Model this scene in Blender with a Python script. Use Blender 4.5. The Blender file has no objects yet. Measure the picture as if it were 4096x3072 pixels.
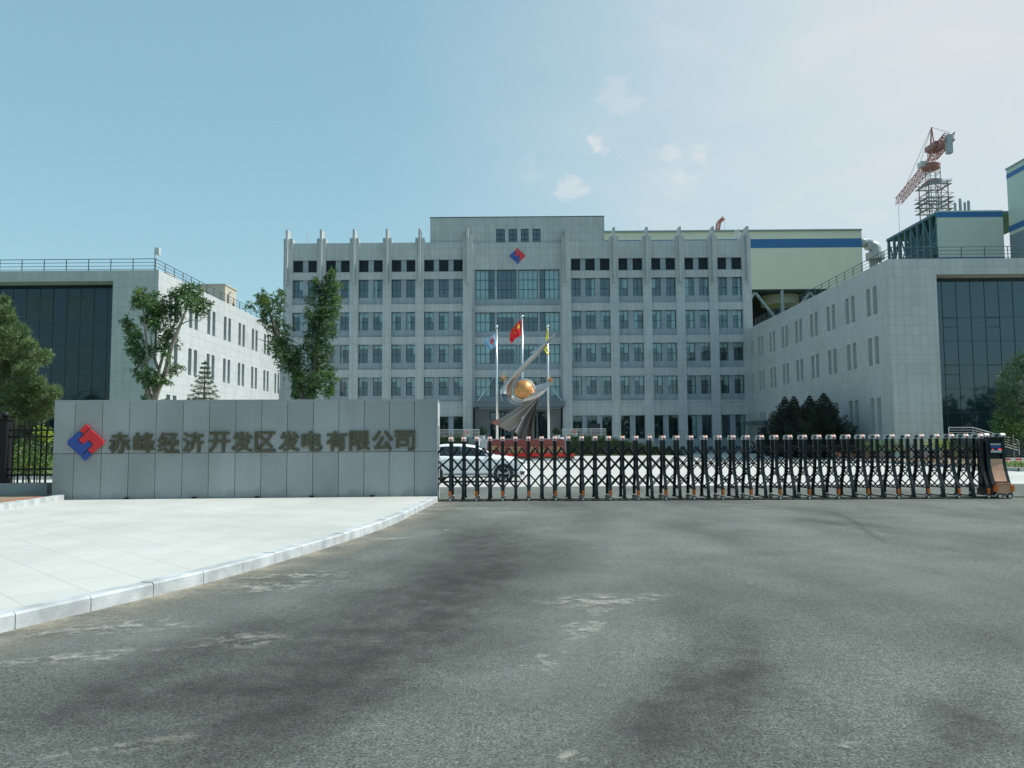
import bpy, math, random
import numpy as np
from mathutils import Vector, Matrix
R = math.radians
random.seed(7); rng = np.random.default_rng(7)
sc = bpy.context.scene
C = sc.collection

# ------------------------------------------------------------------ camera
F = 3250.0; CX, CY = 2048.0, 1536.0; EYE = 1.45
_dy = Vector((24, -241, -F)).normalized()
_up = Vector((-0.0066, 1, 0)); _up = (_up - _up.dot(_dy) * _dy).normalized()
_rx = _dy.cross(_up).normalized()
# columns of M: world axes seen in camera space
M = Matrix(((_rx.x, _dy.x, _up.x), (_rx.y, _dy.y, _up.y), (_rx.z, _dy.z, _up.z)))
RW = M.transposed()                      # camera -> world
cd = bpy.data.cameras.new('camera'); cam = bpy.data.objects.new('camera', cd); C.objects.link(cam)
cam.matrix_world = Matrix.Translation((0, 0, EYE)) @ RW.to_4x4()
cd.sensor_fit = 'HORIZONTAL'; cd.sensor_width = 36; cd.lens = F / 4096 * 36
cd.clip_start = 0.1; cd.clip_end = 4000
sc.camera = cam

def ray(px, py):
    return RW @ Vector((px - CX, CY - py, -F))
def P(px, py, Y):
    d = ray(px, py); t = Y / d.y
    return Vector((d.x * t, Y, EYE + d.z * t))
def G(px, py, z=0.0):
    d = ray(px, py); t = (z - EYE) / d.z
    return Vector((d.x * t, d.y * t, z))

# ------------------------------------------------------------------ sky and sun
SUN_EL, SUN_AZ = 50.0, 5.0               # azimuth: degrees behind the +X axis
w = bpy.data.worlds.new("World"); sc.world = w; w.use_nodes = True
nt = w.node_tree; N = nt.nodes; L = nt.links
bg = N['Background']; bg.inputs['Strength'].default_value = 0.15
sky = N.new('ShaderNodeTexSky'); sky.sky_type = 'NISHITA'; sky.sun_disc = False
sky.sun_elevation = R(SUN_EL); sky.sun_rotation = R(90 - SUN_AZ)
sky.air_density = 1.0; sky.dust_density = 1.2; sky.ozone_density = 1.0
tc = N.new('ShaderNodeTexCoord')
def wmath(op, a, b=None, c=None, clamp=False):
    n = N.new('ShaderNodeMath'); n.operation = op; n.use_clamp = clamp
    for i, v in enumerate((a, b, c)):
        if v is None: continue
        if isinstance(v, (int, float)): n.inputs[i].default_value = v
        else: L.new(v, n.inputs[i])
    return n.outputs[0]
def wdot(v):
    n = N.new('ShaderNodeVectorMath'); n.operation = 'DOT_PRODUCT'
    L.new(tc.outputs['Generated'], n.inputs[0]); n.inputs[1].default_value = v
    return n.outputs['Value']
def wsmooth(x, a, b):
    n = N.new('ShaderNodeMapRange'); n.interpolation_type = 'SMOOTHSTEP'
    L.new(x, n.inputs['Value']); n.inputs['From Min'].default_value = a; n.inputs['From Max'].default_value = b
    return n.outputs['Result']
def wnoise(scale, detail, dist=0.0, sc3=(1, 1, 1)):
    mp = N.new('ShaderNodeMapping'); mp.inputs['Scale'].default_value = sc3
    L.new(tc.outputs['Generated'], mp.inputs['Vector'])
    n = N.new('ShaderNodeTexNoise'); n.inputs['Scale'].default_value = scale
    n.inputs['Detail'].default_value = detail; n.inputs['Distortion'].default_value = dist
    n.inputs['Roughness'].default_value = 0.55
    L.new(mp.outputs[0], n.inputs['Vector']); return n.outputs['Fac']
# a thin veil of cirrus that thickens towards the sun's side
dv = ray(4400, 380).normalized()
veil_n = wnoise(2.6, 7, 0.5, (1, 1, 2.2))
far = wmath('ADD', wdot(dv), wmath('MULTIPLY', wmath('SUBTRACT', veil_n, 0.5), 0.16))
vr = N.new('ShaderNodeMapRange'); vr.inputs['From Min'].default_value = .66; vr.inputs['From Max'].default_value = 1.0; L.new(far, vr.inputs['Value'])
veil = wmath('MULTIPLY', wmath('POWER', vr.outputs['Result'], 2.3), 0.97)
wisp = wmath('MULTIPLY', wsmooth(wnoise(5.0, 8, 0.8, (1, 1, 2.6)), 0.50, 0.72), wsmooth(wdot(dv), 0.80, 0.93))
veil = wmath('ADD', veil, wmath('MULTIPLY', wisp, 0.14))
pn = wnoise(26, 6, 0.4, (1, 1, 1.6))
for (px, py, rad, amt) in ((2392, 582, 0.014, .5), (2282, 748, 0.015, .4), (2760, 640, 0.022, .2),
                           (2480, 400, 0.026, .22), (2720, 720, .03, .10), (2120, 680, .012, .12)):
    d0 = wdot(ray(px, py).normalized())
    e = wmath('ADD', d0, wmath('MULTIPLY', wmath('SUBTRACT', pn, 0.55), rad * rad * 7.0))
    b = wmath('MULTIPLY', wsmooth(e, 1 - rad * rad * 1.0, 1 + rad * rad * .15), amt)
    veil = wmath('ADD', veil, b)
veil = wmath('MINIMUM', veil, 1.0)
hs = N.new('ShaderNodeHueSaturation'); hs.inputs['Saturation'].default_value = 0.82; hs.inputs['Hue'].default_value = 0.478
L.new(sky.outputs[0], hs.inputs['Color'])
gainn = N.new('ShaderNodeVectorMath'); gainn.operation = 'MULTIPLY'; gainn.inputs[1].default_value = (1.10, 1.22, 1.14)
L.new(hs.outputs[0], gainn.inputs[0])
mx = N.new('ShaderNodeMix'); mx.data_type = 'RGBA'
hz_ = N.new('ShaderNodeMix'); hz_.data_type = 'RGBA'; hz_.inputs['Factor'].default_value = .55; hz_.inputs['B'].default_value = (1.50, 2.92, 3.72, 1)   # thin even summer haze
L.new(gainn.outputs[0], hz_.inputs['A'])
L.new(veil, mx.inputs['Factor']); L.new(hz_.outputs['Result'], mx.inputs['A']); mx.inputs['B'].default_value = (4.35, 4.65, 4.85, 1)
L.new(mx.outputs['Result'], bg.inputs['Color'])

sd = bpy.data.lights.new('sun', 'SUN'); sd.energy = 4.8; sd.angle = R(0.5); sd.color = (1.0, 0.98, 0.91)
sun = bpy.data.objects.new('sun', sd); C.objects.link(sun)
sdir = Vector((math.cos(R(SUN_EL)) * math.cos(R(SUN_AZ)), math.cos(R(SUN_EL)) * math.sin(R(SUN_AZ)), math.sin(R(SUN_EL))))
sun.rotation_euler = sdir.to_track_quat('Z', 'Y').to_euler(); sun.location = sdir * 100

sc.view_settings.view_transform = 'Standard'; sc.view_settings.look = 'None'
sc.view_settings.exposure = 0.12; sc.view_settings.gamma = 1.0
sc.cycles.max_bounces = 8; sc.cycles.transparent_max_bounces = 12
sc.cycles.use_denoising = True

# ------------------------------------------------------------------ materials
MATS = {}
def newmat(name):
    m = bpy.data.materials.new(name); m.use_nodes = True; MATS[name] = m
    return m, m.node_tree.nodes, m.node_tree.links, m.node_tree.nodes['Principled BSDF']
def c4(c): return (c[0], c[1], c[2], 1)
def noise_col(nodes, links, vec, c1, c2, scale, detail=4, lo=.35, hi=.65, rough=.5):
    n = nodes.new('ShaderNodeTexNoise'); n.inputs['Scale'].default_value = scale; n.inputs['Detail'].default_value = detail
    n.inputs['Roughness'].default_value = rough
    if vec is not None: links.new(vec, n.inputs['Vector'])
    r = nodes.new('ShaderNodeValToRGB'); r.color_ramp.elements[0].position = lo; r.color_ramp.elements[1].position = hi
    r.color_ramp.elements[0].color = c4(c1); r.color_ramp.elements[1].color = c4(c2)
    links.new(n.outputs['Fac'], r.inputs['Fac']); return r.outputs['Color'], n.outputs['Fac']
def mixc(nodes, links, fac, a, b, mode='MIX'):
    m = nodes.new('ShaderNodeMix'); m.data_type = 'RGBA'; m.blend_type = mode
    for s, v in (('Factor', fac), ('A', a), ('B', b)):
        if isinstance(v, (int, float)): m.inputs[s].default_value = v
        elif isinstance(v, tuple): m.inputs[s].default_value = c4(v)
        else: links.new(v, m.inputs[s])
    return m.outputs['Result']
def plain(name, col, rough=.6, metal=0.0, var=.12, scale=3.0, bump=0.0, bscale=40, spec=.5, coat=0):
    m, n, l, b = newmat(name)
    t = n.new('ShaderNodeTexCoord')
    c1 = tuple(x * (1 - var) for x in col); c2 = tuple(min(1, x * (1 + var)) for x in col)
    c, f = noise_col(n, l, t.outputs['Object'], c1, c2, scale)
    l.new(c, b.inputs['Base Color']); b.inputs['Roughness'].default_value = rough; b.inputs['Metallic'].default_value = metal
    b.inputs['Specular IOR Level'].default_value = spec; b.inputs['Coat Weight'].default_value = coat
    if bump:
        n2 = n.new('ShaderNodeTexNoise'); n2.inputs['Scale'].default_value = bscale; n2.inputs['Detail'].default_value = 3
        l.new(t.outputs['Object'], n2.inputs['Vector'])
        bp = n.new('ShaderNodeBump'); bp.inputs['Strength'].default_value = bump; bp.inputs['Distance'].default_value = .02
        l.new(n2.outputs['Fac'], bp.inputs['Height']); l.new(bp.outputs[0], b.inputs['Normal'])
    return m
def tile(name, c1, c2, mortar, tw, th, ms=.012, rough=.55, offset=0.0, rot=0.0, grain=.10, speck=0.0, shift=(0, 0), soil=0.0, slabs=False):
    m, n, l, b = newmat(name)
    uv = n.new('ShaderNodeUVMap'); uv.uv_map = 'UVMap'
    mp = n.new('ShaderNodeMapping'); mp.inputs['Rotation'].default_value = (0, 0, rot); mp.inputs['Location'].default_value = (shift[0], shift[1], 0)
    l.new(uv.outputs[0], mp.inputs['Vector'])
    br = n.new('ShaderNodeTexBrick'); br.offset = offset; br.squash = 1.0
    br.inputs['Scale'].default_value = 1.0; br.inputs['Brick Width'].default_value = tw; br.inputs['Row Height'].default_value = th
    br.inputs['Mortar Size'].default_value = ms; br.inputs['Mortar Smooth'].default_value = .1; br.inputs['Bias'].default_value = 0
    br.inputs['Color1'].default_value = c4(c1); br.inputs['Color2'].default_value = c4(c2); br.inputs['Mortar'].default_value = c4(mortar)
    l.new(mp.outputs[0], br.inputs['Vector'])
    g, gf = noise_col(n, l, uv.outputs[0], (1 - grain,) * 3, (1 + grain * .6,) * 3, 0.35, 5, .3, .7)
    c = mixc(n, l, 1.0, br.outputs['Color'], g, 'MULTIPLY')
    if speck:
        s, sf = noise_col(n, l, uv.outputs[0], (1 - speck,) * 3, (1 + speck,) * 3, 45, 3, .35, .65)
        c = mixc(n, l, 1.0, c, s, 'MULTIPLY')
    if soil:
        mp2 = n.new('ShaderNodeMapping'); mp2.inputs['Scale'].default_value = (1.0, .12, 1)
        l.new(uv.outputs[0], mp2.inputs['Vector'])
        s, sf = noise_col(n, l, mp2.outputs[0], (1 - soil,) * 3, (1.0,) * 3, 1.6, 5, .32, .55)
        c = mixc(n, l, 1.0, c, s, 'MULTIPLY')
    l.new(c, b.inputs['Base Color']); b.inputs['Roughness'].default_value = rough
    if slabs:          # each slab cut from a different block, splashed dark near its foot
        oi = n.new('ShaderNodeObjectInfo'); r_ = n.new('ShaderNodeMapRange'); l.new(oi.outputs['Random'], r_.inputs['Value']); r_.inputs['To Min'].default_value = .90; r_.inputs['To Max'].default_value = 1.07
        c = mixc(n, l, 1.0, c, r_.outputs['Result'], 'MULTIPLY')
        sx = n.new('ShaderNodeSeparateXYZ'); l.new(uv.outputs[0], sx.inputs[0])
        mr = n.new('ShaderNodeMapRange'); l.new(sx.outputs['Y'], mr.inputs['Value']); mr.inputs['From Min'].default_value = .12; mr.inputs['From Max'].default_value = .62; mr.inputs['To Min'].default_value = .34; mr.inputs['To Max'].default_value = -.12
        sn = n.new('ShaderNodeTexNoise'); sn.inputs['Scale'].default_value = 2.2; sn.inputs['Detail'].default_value = 7; l.new(uv.outputs[0], sn.inputs['Vector'])
        ad = n.new('ShaderNodeMath'); ad.operation = 'ADD'; l.new(sn.outputs['Fac'], ad.inputs[0]); l.new(mr.outputs['Result'], ad.inputs[1])
        st = n.new('ShaderNodeMapRange'); st.interpolation_type = 'SMOOTHSTEP'; l.new(ad.outputs[0], st.inputs['Value']); st.inputs['From Min'].default_value = .60; st.inputs['From Max'].default_value = .85; st.inputs['To Max'].default_value = .45
        c = mixc(n, l, st.outputs['Result'], c, tuple(x * .55 for x in c1))
        l.new(c, b.inputs['Base Color'])
    bp = n.new('ShaderNodeBump'); bp.inputs['Strength'].default_value = .5; bp.inputs['Distance'].default_value = .01; bp.invert = True
    l.new(br.outputs['Fac'], bp.inputs['Height']); l.new(bp.outputs[0], b.inputs['Normal'])
    return m
def leafmat(name, c1, c2, c3, scale=.8, trans=.25):
    m, n, l, b = newmat(name)
    t = n.new('ShaderNodeTexCoord')
    ca, fa = noise_col(n, l, t.outputs['Object'], c1, c2, scale, 3, .38, .62)
    cb, fb = noise_col(n, l, t.outputs['Object'], (0, 0, 0), (1, 1, 1), scale * 9, 2, .45, .68)
    c = mixc(n, l, cb, ca, c3)
    l.new(c, b.inputs['Base Color']); b.inputs['Roughness'].default_value = .55
    b.inputs['Specular IOR Level'].default_value = .35
    tr = n.new('ShaderNodeBsdfTranslucent'); l.new(c, tr.inputs['Color'])
    ms = n.new('ShaderNodeMixShader'); ms.inputs[0].default_value = trans
    out = n['Material Output']; l.new(b.outputs[0], ms.inputs[1]); l.new(tr.outputs[0], ms.inputs[2]); l.new(ms.outputs[0], out.inputs['Surface'])
    return m
def glassmat(name, tint, refl=.12, rough=.02, opaque=None, gt=(.72, .9, 1)):
    m, n, l, b = newmat(name)
    out = n['Material Output']
    g = n.new('ShaderNodeBsdfGlossy'); g.inputs['Roughness'].default_value = rough; g.inputs['Color'].default_value = c4(gt)
    if opaque:
        d = n.new('ShaderNodeBsdfDiffuse'); d.inputs['Color'].default_value = c4(opaque)
    else:
        d = n.new('ShaderNodeBsdfTransparent'); d.inputs['Color'].default_value = c4(tint)
    lw = n.new('ShaderNodeLayerWeight'); lw.inputs['Blend'].default_value = .25
    a = n.new('ShaderNodeMath'); a.operation = 'MULTIPLY_ADD'; l.new(lw.outputs['Fresnel'], a.inputs[0]); a.inputs[1].default_value = .9; a.inputs[2].default_value = refl
    t = n.new('ShaderNodeTexCoord'); nn = n.new('ShaderNodeTexNoise'); nn.inputs['Scale'].default_value = .7
    l.new(t.outputs['Object'], nn.inputs['Vector'])
    bp = n.new('ShaderNodeBump'); bp.inputs['Strength'].default_value = .04; bp.inputs['Distance'].default_value = .05
    l.new(nn.outputs['Fac'], bp.inputs['Height']); l.new(bp.outputs[0], g.inputs['Normal'])
    ms = n.new('ShaderNodeMixShader'); l.new(a.outputs[0], ms.inputs[0]); l.new(d.outputs[0], ms.inputs[1]); l.new(g.outputs[0], ms.inputs[2])
    l.new(ms.outputs[0], out.inputs['Surface']); return m

m_stone = tile('granite_cladding', (.395, .43, .44), (.44, .47, .48), (.28, .31, .325), .55, .97, .014, grain=.07, soil=.10)
m_spand = tile('blue_grey_cladding', (.25, .31, .35), (.285, .34, .38), (.22, .25, .27), .55, .97, .012, grain=.08, soil=.10)
m_wing = tile('wing_cladding', (.44, .47, .475), (.485, .51, .515), (.31, .335, .345), .575, .735, .012, grain=.07, soil=.08, shift=(.2, .1))
m_signst = tile('sign_granite', (.30, .325, .33), (.345, .37, .372), (.2, .2, .2), 50, 50, .0, grain=.22, speck=.24, soil=.12, shift=(9, 9), slabs=True)
m_pave = tile('pale_paving', (.455, .46, .435), (.49, .49, .465), (.40, .395, .365), 1.2, .6, .007, offset=.5, rot=R(46), soil=.07, grain=.13, rough=.8)
m_plaza = tile('plaza_concrete', (.44, .445, .42), (.47, .475, .45), (.36, .36, .34), 4.0, 4.0, .02, grain=.10, rough=.8)
m_kerb = plain('pale_kerb_stone', (.40, .425, .44), .7, var=.22, scale=3, bump=.2)
m_darkgap = plain('dark_joint', (.02, .02, .02), .9)
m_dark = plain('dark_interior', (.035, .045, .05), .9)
m_room = plain('room_wall', (.16, .20, .21), .9)
m_frame = plain('window_frame_metal', (.035, .055, .065), .4, .3)
m_glass = glassmat('window_glass', (.84, .96, .98), .13)
m_cglass = glassmat('curtain_wall_glass', (0, 0, 0), .085, .03, opaque=(.012, .026, .034))
m_cglassl = glassmat('dark_curtain_wall_glass', (0, 0, 0), .035, .03, opaque=(.008, .016, .024))
m_slit = glassmat('slit_window_glass', (0, 0, 0), .03, .05, opaque=(.022, .03, .036))
m_curt = plain('pale_curtain', (.56, .65, .63), .9, var=.06, scale=1.2)
m_louvre = plain('louvre_metal', (.055, .075, .09), .6, .2)
m_black = plain('black_iron', (.010, .011, .013), .6, 0, spec=.3)
m_gate = plain('dark_green_gate_metal', (.014, .024, .026), .38, .45, var=.25)
m_lattice = plain('gate_lattice_metal', (.012, .012, .018), .45, .4)
m_grey = plain('silver_plastic', (.55, .56, .56), .35, .1)
m_orange = plain('orange_reflector', (.72, .16, .02), .3, 0)
m_red = plain('red_marking', (.62, .045, .035), .4)
m_copper = plain('copper_panel', (.60, .32, .21), .38, .25)
m_tyre = plain('tyre_rubber', (.015, .015, .016), .8)
m_rim = plain('wheel_alloy', (.62, .63, .65), .3, .7)
m_white = plain('car_paint', (.80, .81, .83), .22, 0, var=.02, coat=.6)
m_cargl = glassmat('car_glass', (0, 0, 0), .04, .02, opaque=(.02, .026, .03))
m_steel = plain('brushed_steel', (.52, .505, .49), .36, .9, var=.06, scale=1.0, bump=.06, bscale=9)
m_steelp = plain('flagpole_steel', (.75, .75, .75), .25, .85, var=.03)
m_gold = plain('gold_leaf', (.60, .29, .10), .42, .35, var=.25, scale=1.6, bump=.25, bscale=5)
m_goldp = plain('gilded_letters', (.62, .47, .20), .35, .7)
m_bronze = plain('dull_brass_letters', (.092, .087, .052), .5, .35, var=.15, scale=8)
m_redst = tile('red_granite', (.24, .052, .048), (.27, .06, .055), (.12, .03, .03), .95, .7, .008, grain=.1, speck=.15)
m_erd = plain('emblem_red', (.66, .03, .04), .35, var=.03)
m_ebl = plain('emblem_blue', (.025, .075, .31), .35, var=.03)
m_flagr = plain('red_flag_cloth', (.78, .012, .02), .7, var=.05)
m_flagy = plain('yellow_cloth', (.86, .70, .03), .7, var=.05)
m_flagb = plain('pale_blue_cloth', (.30, .50, .68), .7, var=.06)
m_flagw = plain('white_cloth', (.8, .8, .8), .7)
m_cream = tile('cream_sheet_cladding', (.82, .75, .62), (.83, .76, .63), (.78, .715, .59), .9, 60, .05, grain=.04)
m_pblue = plain('blue_sheet_cladding', (.035, .15, .37), .5, var=.04)
m_pgrey = plain('grey_blue_cladding', (.21, .27, .31), .5, var=.06)
m_duct = plain('duct_metal', (.34, .38, .39), .4, .3, scale=.2)
m_creamhaze = tile('hazed_cream_cladding', (.58, .62, .56), (.59, .63, .57), (.54, .58, .53), .9, 60, .05, grain=.04)  # cream cladding with distance haze mixed into its colour
m_tsteel = plain('blue_green_steel', (.13, .225, .27), .6, .2)
m_cranr = plain('crane_red_paint', (.36, .15, .14), .6)
m_crang = plain('crane_grey', (.33, .36, .38), .6)
m_rail = plain('dark_blue_railing', (.06, .085, .11), .5, .3)
m_beige = tile('beige_render', (.50, .46, .38), (.52, .48, .40), (.42, .39, .33), 1.2, 1.2, .02, grain=.06)
m_roof = plain('roof_screed', (.30, .30, .29), .9)
m_canopy = plain('canopy_metal', (.13, .16, .18), .45, .3)
m_bark = plain('tree_bark', (.13, .115, .095), .9, var=.35, scale=8, bump=.5, bscale=20)
m_barkl = plain('pale_bark', (.21, .19, .16), .9, var=.3, scale=6, bump=.4)
m_leaf = leafmat('locust_leaves', (.035, .09, .038), (.075, .15, .05), (.15, .26, .07), .7, .35)
m_leaf2 = leafmat('elm_leaves', (.035, .085, .038), (.07, .13, .05), (.15, .24, .07), .7, .35)
m_pine = leafmat('pine_needles', (.06, .12, .04), (.12, .19, .065), (.20, .26, .11), 1.0, .12)
m_spruce = leafmat('spruce_needles', (.014, .03, .019), (.026, .046, .028), (.045, .065, .036), 1.0, .1)
m_spruceb = leafmat('young_spruce_needles', (.05, .09, .05), (.08, .13, .07), (.12, .17, .09), 1.0, .15)
m_shrub = leafmat('garden_leaves', (.05, .11, .03), (.10, .19, .04), (.20, .30, .05), 1.2, .3)
m_shruby = leafmat('yellow_green_leaves', (.16, .26, .03), (.28, .38, .04), (.40, .48, .06), 1.5, .3)
m_hedge = leafmat('hedge_leaves', (.03, .07, .028), (.055, .11, .04), (.10, .16, .06), 1.2, .2)
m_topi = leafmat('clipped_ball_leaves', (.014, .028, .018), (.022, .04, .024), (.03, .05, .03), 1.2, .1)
m_flow = leafmat('red_blooms', (.55, .02, .02), (.75, .05, .04), (.50, .03, .03), 2, .2)
m_rust = leafmat('russet_leaves', (.16, .07, .045), (.24, .10, .06), (.12, .11, .05), 1.0, .2)
m_grass = plain('short_grass', (.085, .135, .04), .9, var=.35, scale=3, bump=.6, bscale=60)
m_soil = plain('bare_soil', (.24, .19, .13), .95, var=.3, scale=2, bump=.6, bscale=20)
m_belt = leafmat('distant_leaves', (.03, .06, .025), (.05, .085, .035), (.06, .10, .04), .2, .1)

def asphalt():
    m, n, l, b = newmat('worn_asphalt')
    t = n.new('ShaderNodeTexCoord'); ob = t.outputs['Object']
    # broad worn and dusty areas
    mp = n.new('ShaderNodeMapping'); mp.inputs['Rotation'].default_value = (0, 0, R(-28)); mp.inputs['Scale'].default_value = (.55, .20, 1)
    l.new(ob, mp.inputs['Vector'])
    c, f = noise_col(n, l, mp.outputs[0], (.072, .079, .074), (.126, .138, .130), 1.0, 5, .34, .66, .55)
    c2, f2 = noise_col(n, l, ob, (.80, .80, .80), (1.18, 1.18, 1.18), .9, 6, .3, .7, .65)
    c = mixc(n, l, 1.0, c, c2, 'MULTIPLY')
    # stones and binder
    c3, f3 = noise_col(n, l, ob, (.20, .21, .20), (2.1, 2.12, 2.08), 60, 4, .38, .64, .85)
    c = mixc(n, l, 1.0, c, c3, 'MULTIPLY')
    c5, f5 = noise_col(n, l, ob, (.72, .73, .72), (1.25, 1.27, 1.25), 17, 4, .35, .65, .7)
    c = mixc(n, l, 1.0, c, c5, 'MULTIPLY')
    v = n.new('ShaderNodeTexVoronoi'); v.inputs['Scale'].default_value = 42; l.new(ob, v.inputs['Vector'])
    r = n.new('ShaderNodeValToRGB'); r.color_ramp.elements[0].position = (.07); r.color_ramp.elements[1].position = .13
    r.color_ramp.elements[0].color = (1, 1, 1, 1); r.color_ramp.elements[1].color = (0, 0, 0, 1)
    l.new(v.outputs['Distance'], r.inputs['Fac'])
    sp, spf = noise_col(n, l, ob, (0, 0, 0), (1, 1, 1), 14.0, 2, .47, .55)
    fm = n.new('ShaderNodeMath'); fm.operation = 'MULTIPLY'; l.new(r.outputs['Color'], fm.inputs[0]); l.new(sp, fm.inputs[1])
    c = mixc(n, l, fm.outputs[0], c, (.40, .41, .38))
    # scuffed pale dust, drawn out along the way cars turn
    mp2 = n.new('ShaderNodeMapping'); mp2.inputs['Rotation'].default_value = (0, 0, R(-40)); mp2.inputs['Scale'].default_value = (1.6, .7, 1)
    l.new(ob, mp2.inputs['Vector'])
    d1, df = noise_col(n, l, mp2.outputs[0], (0, 0, 0), (1, 1, 1), 1.1, 8, .66, .74, .72)
    dm = n.new('ShaderNodeMath'); dm.operation = 'MULTIPLY'; l.new(d1, dm.inputs[0]); dm.inputs[1].default_value = .35
    c = mixc(n, l, dm.outputs[0], c, (.33, .33, .29))
    l.new(c, b.inputs['Base Color']); b.inputs['Roughness'].default_value = .85; b.inputs['Specular IOR Level'].default_value = .3
    bp = n.new('ShaderNodeBump'); bp.inputs['Strength'].default_value = .8; bp.inputs['Distance'].default_value = .012
    l.new(f3, bp.inputs['Height']); l.new(bp.outputs[0], b.inputs['Normal'])
    return m
m_asph = asphalt()
def dustmat(name, col, scale, lo, hi, strength=.9, sc=(1, 1, 1), rot=0):
    m, n, l, b = newmat(name)
    t = n.new('ShaderNodeTexCoord')
    mp = n.new('ShaderNodeMapping'); mp.inputs['Scale'].default_value = sc; mp.inputs['Rotation'].default_value = (0, 0, rot)
    l.new(t.outputs['Object'], mp.inputs['Vector'])
    c, f = noise_col(n, l, mp.outputs[0], (0, 0, 0), (1, 1, 1), scale, 9, lo, hi, .72)
    # fade to nothing at the rim of the sheet (vertex attribute 'edge')
    a = n.new('ShaderNodeAttribute'); a.attribute_name = 'edge'
    mr = n.new('ShaderNodeMath'); mr.operation = 'MULTIPLY'; l.new(c, mr.inputs[0]); l.new(a.outputs['Fac'], mr.inputs[1])
    mq = n.new('ShaderNodeMath'); mq.operation = 'MULTIPLY'; l.new(mr.outputs[0], mq.inputs[0]); mq.inputs[1].default_value = strength
    cc, ff = noise_col(n, l, t.outputs['Object'], tuple(x * .75 for x in col), tuple(x * 1.2 for x in col), 40, 3)
    l.new(cc, b.inputs['Base Color']); b.inputs['Roughness'].default_value = .95
    l.new(mq.outputs[0], b.inputs['Alpha']); return m
m_dust = dustmat('sandy_dust', (.33, .30, .24), 1.6, .34, .60)
m_spill = dustmat('dried_cement_spill', (.46, .46, .42), 5.5, .47, .60, .60, (1, 1, 1))
m_damp = dustmat('dark_rubber_trace', (.035, .036, .034), 3.5, .25, .70, .38)
m_pale = dustmat('pale_worn_lane', (.25, .265, .25), 1.3, .25, .75, .6)

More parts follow.
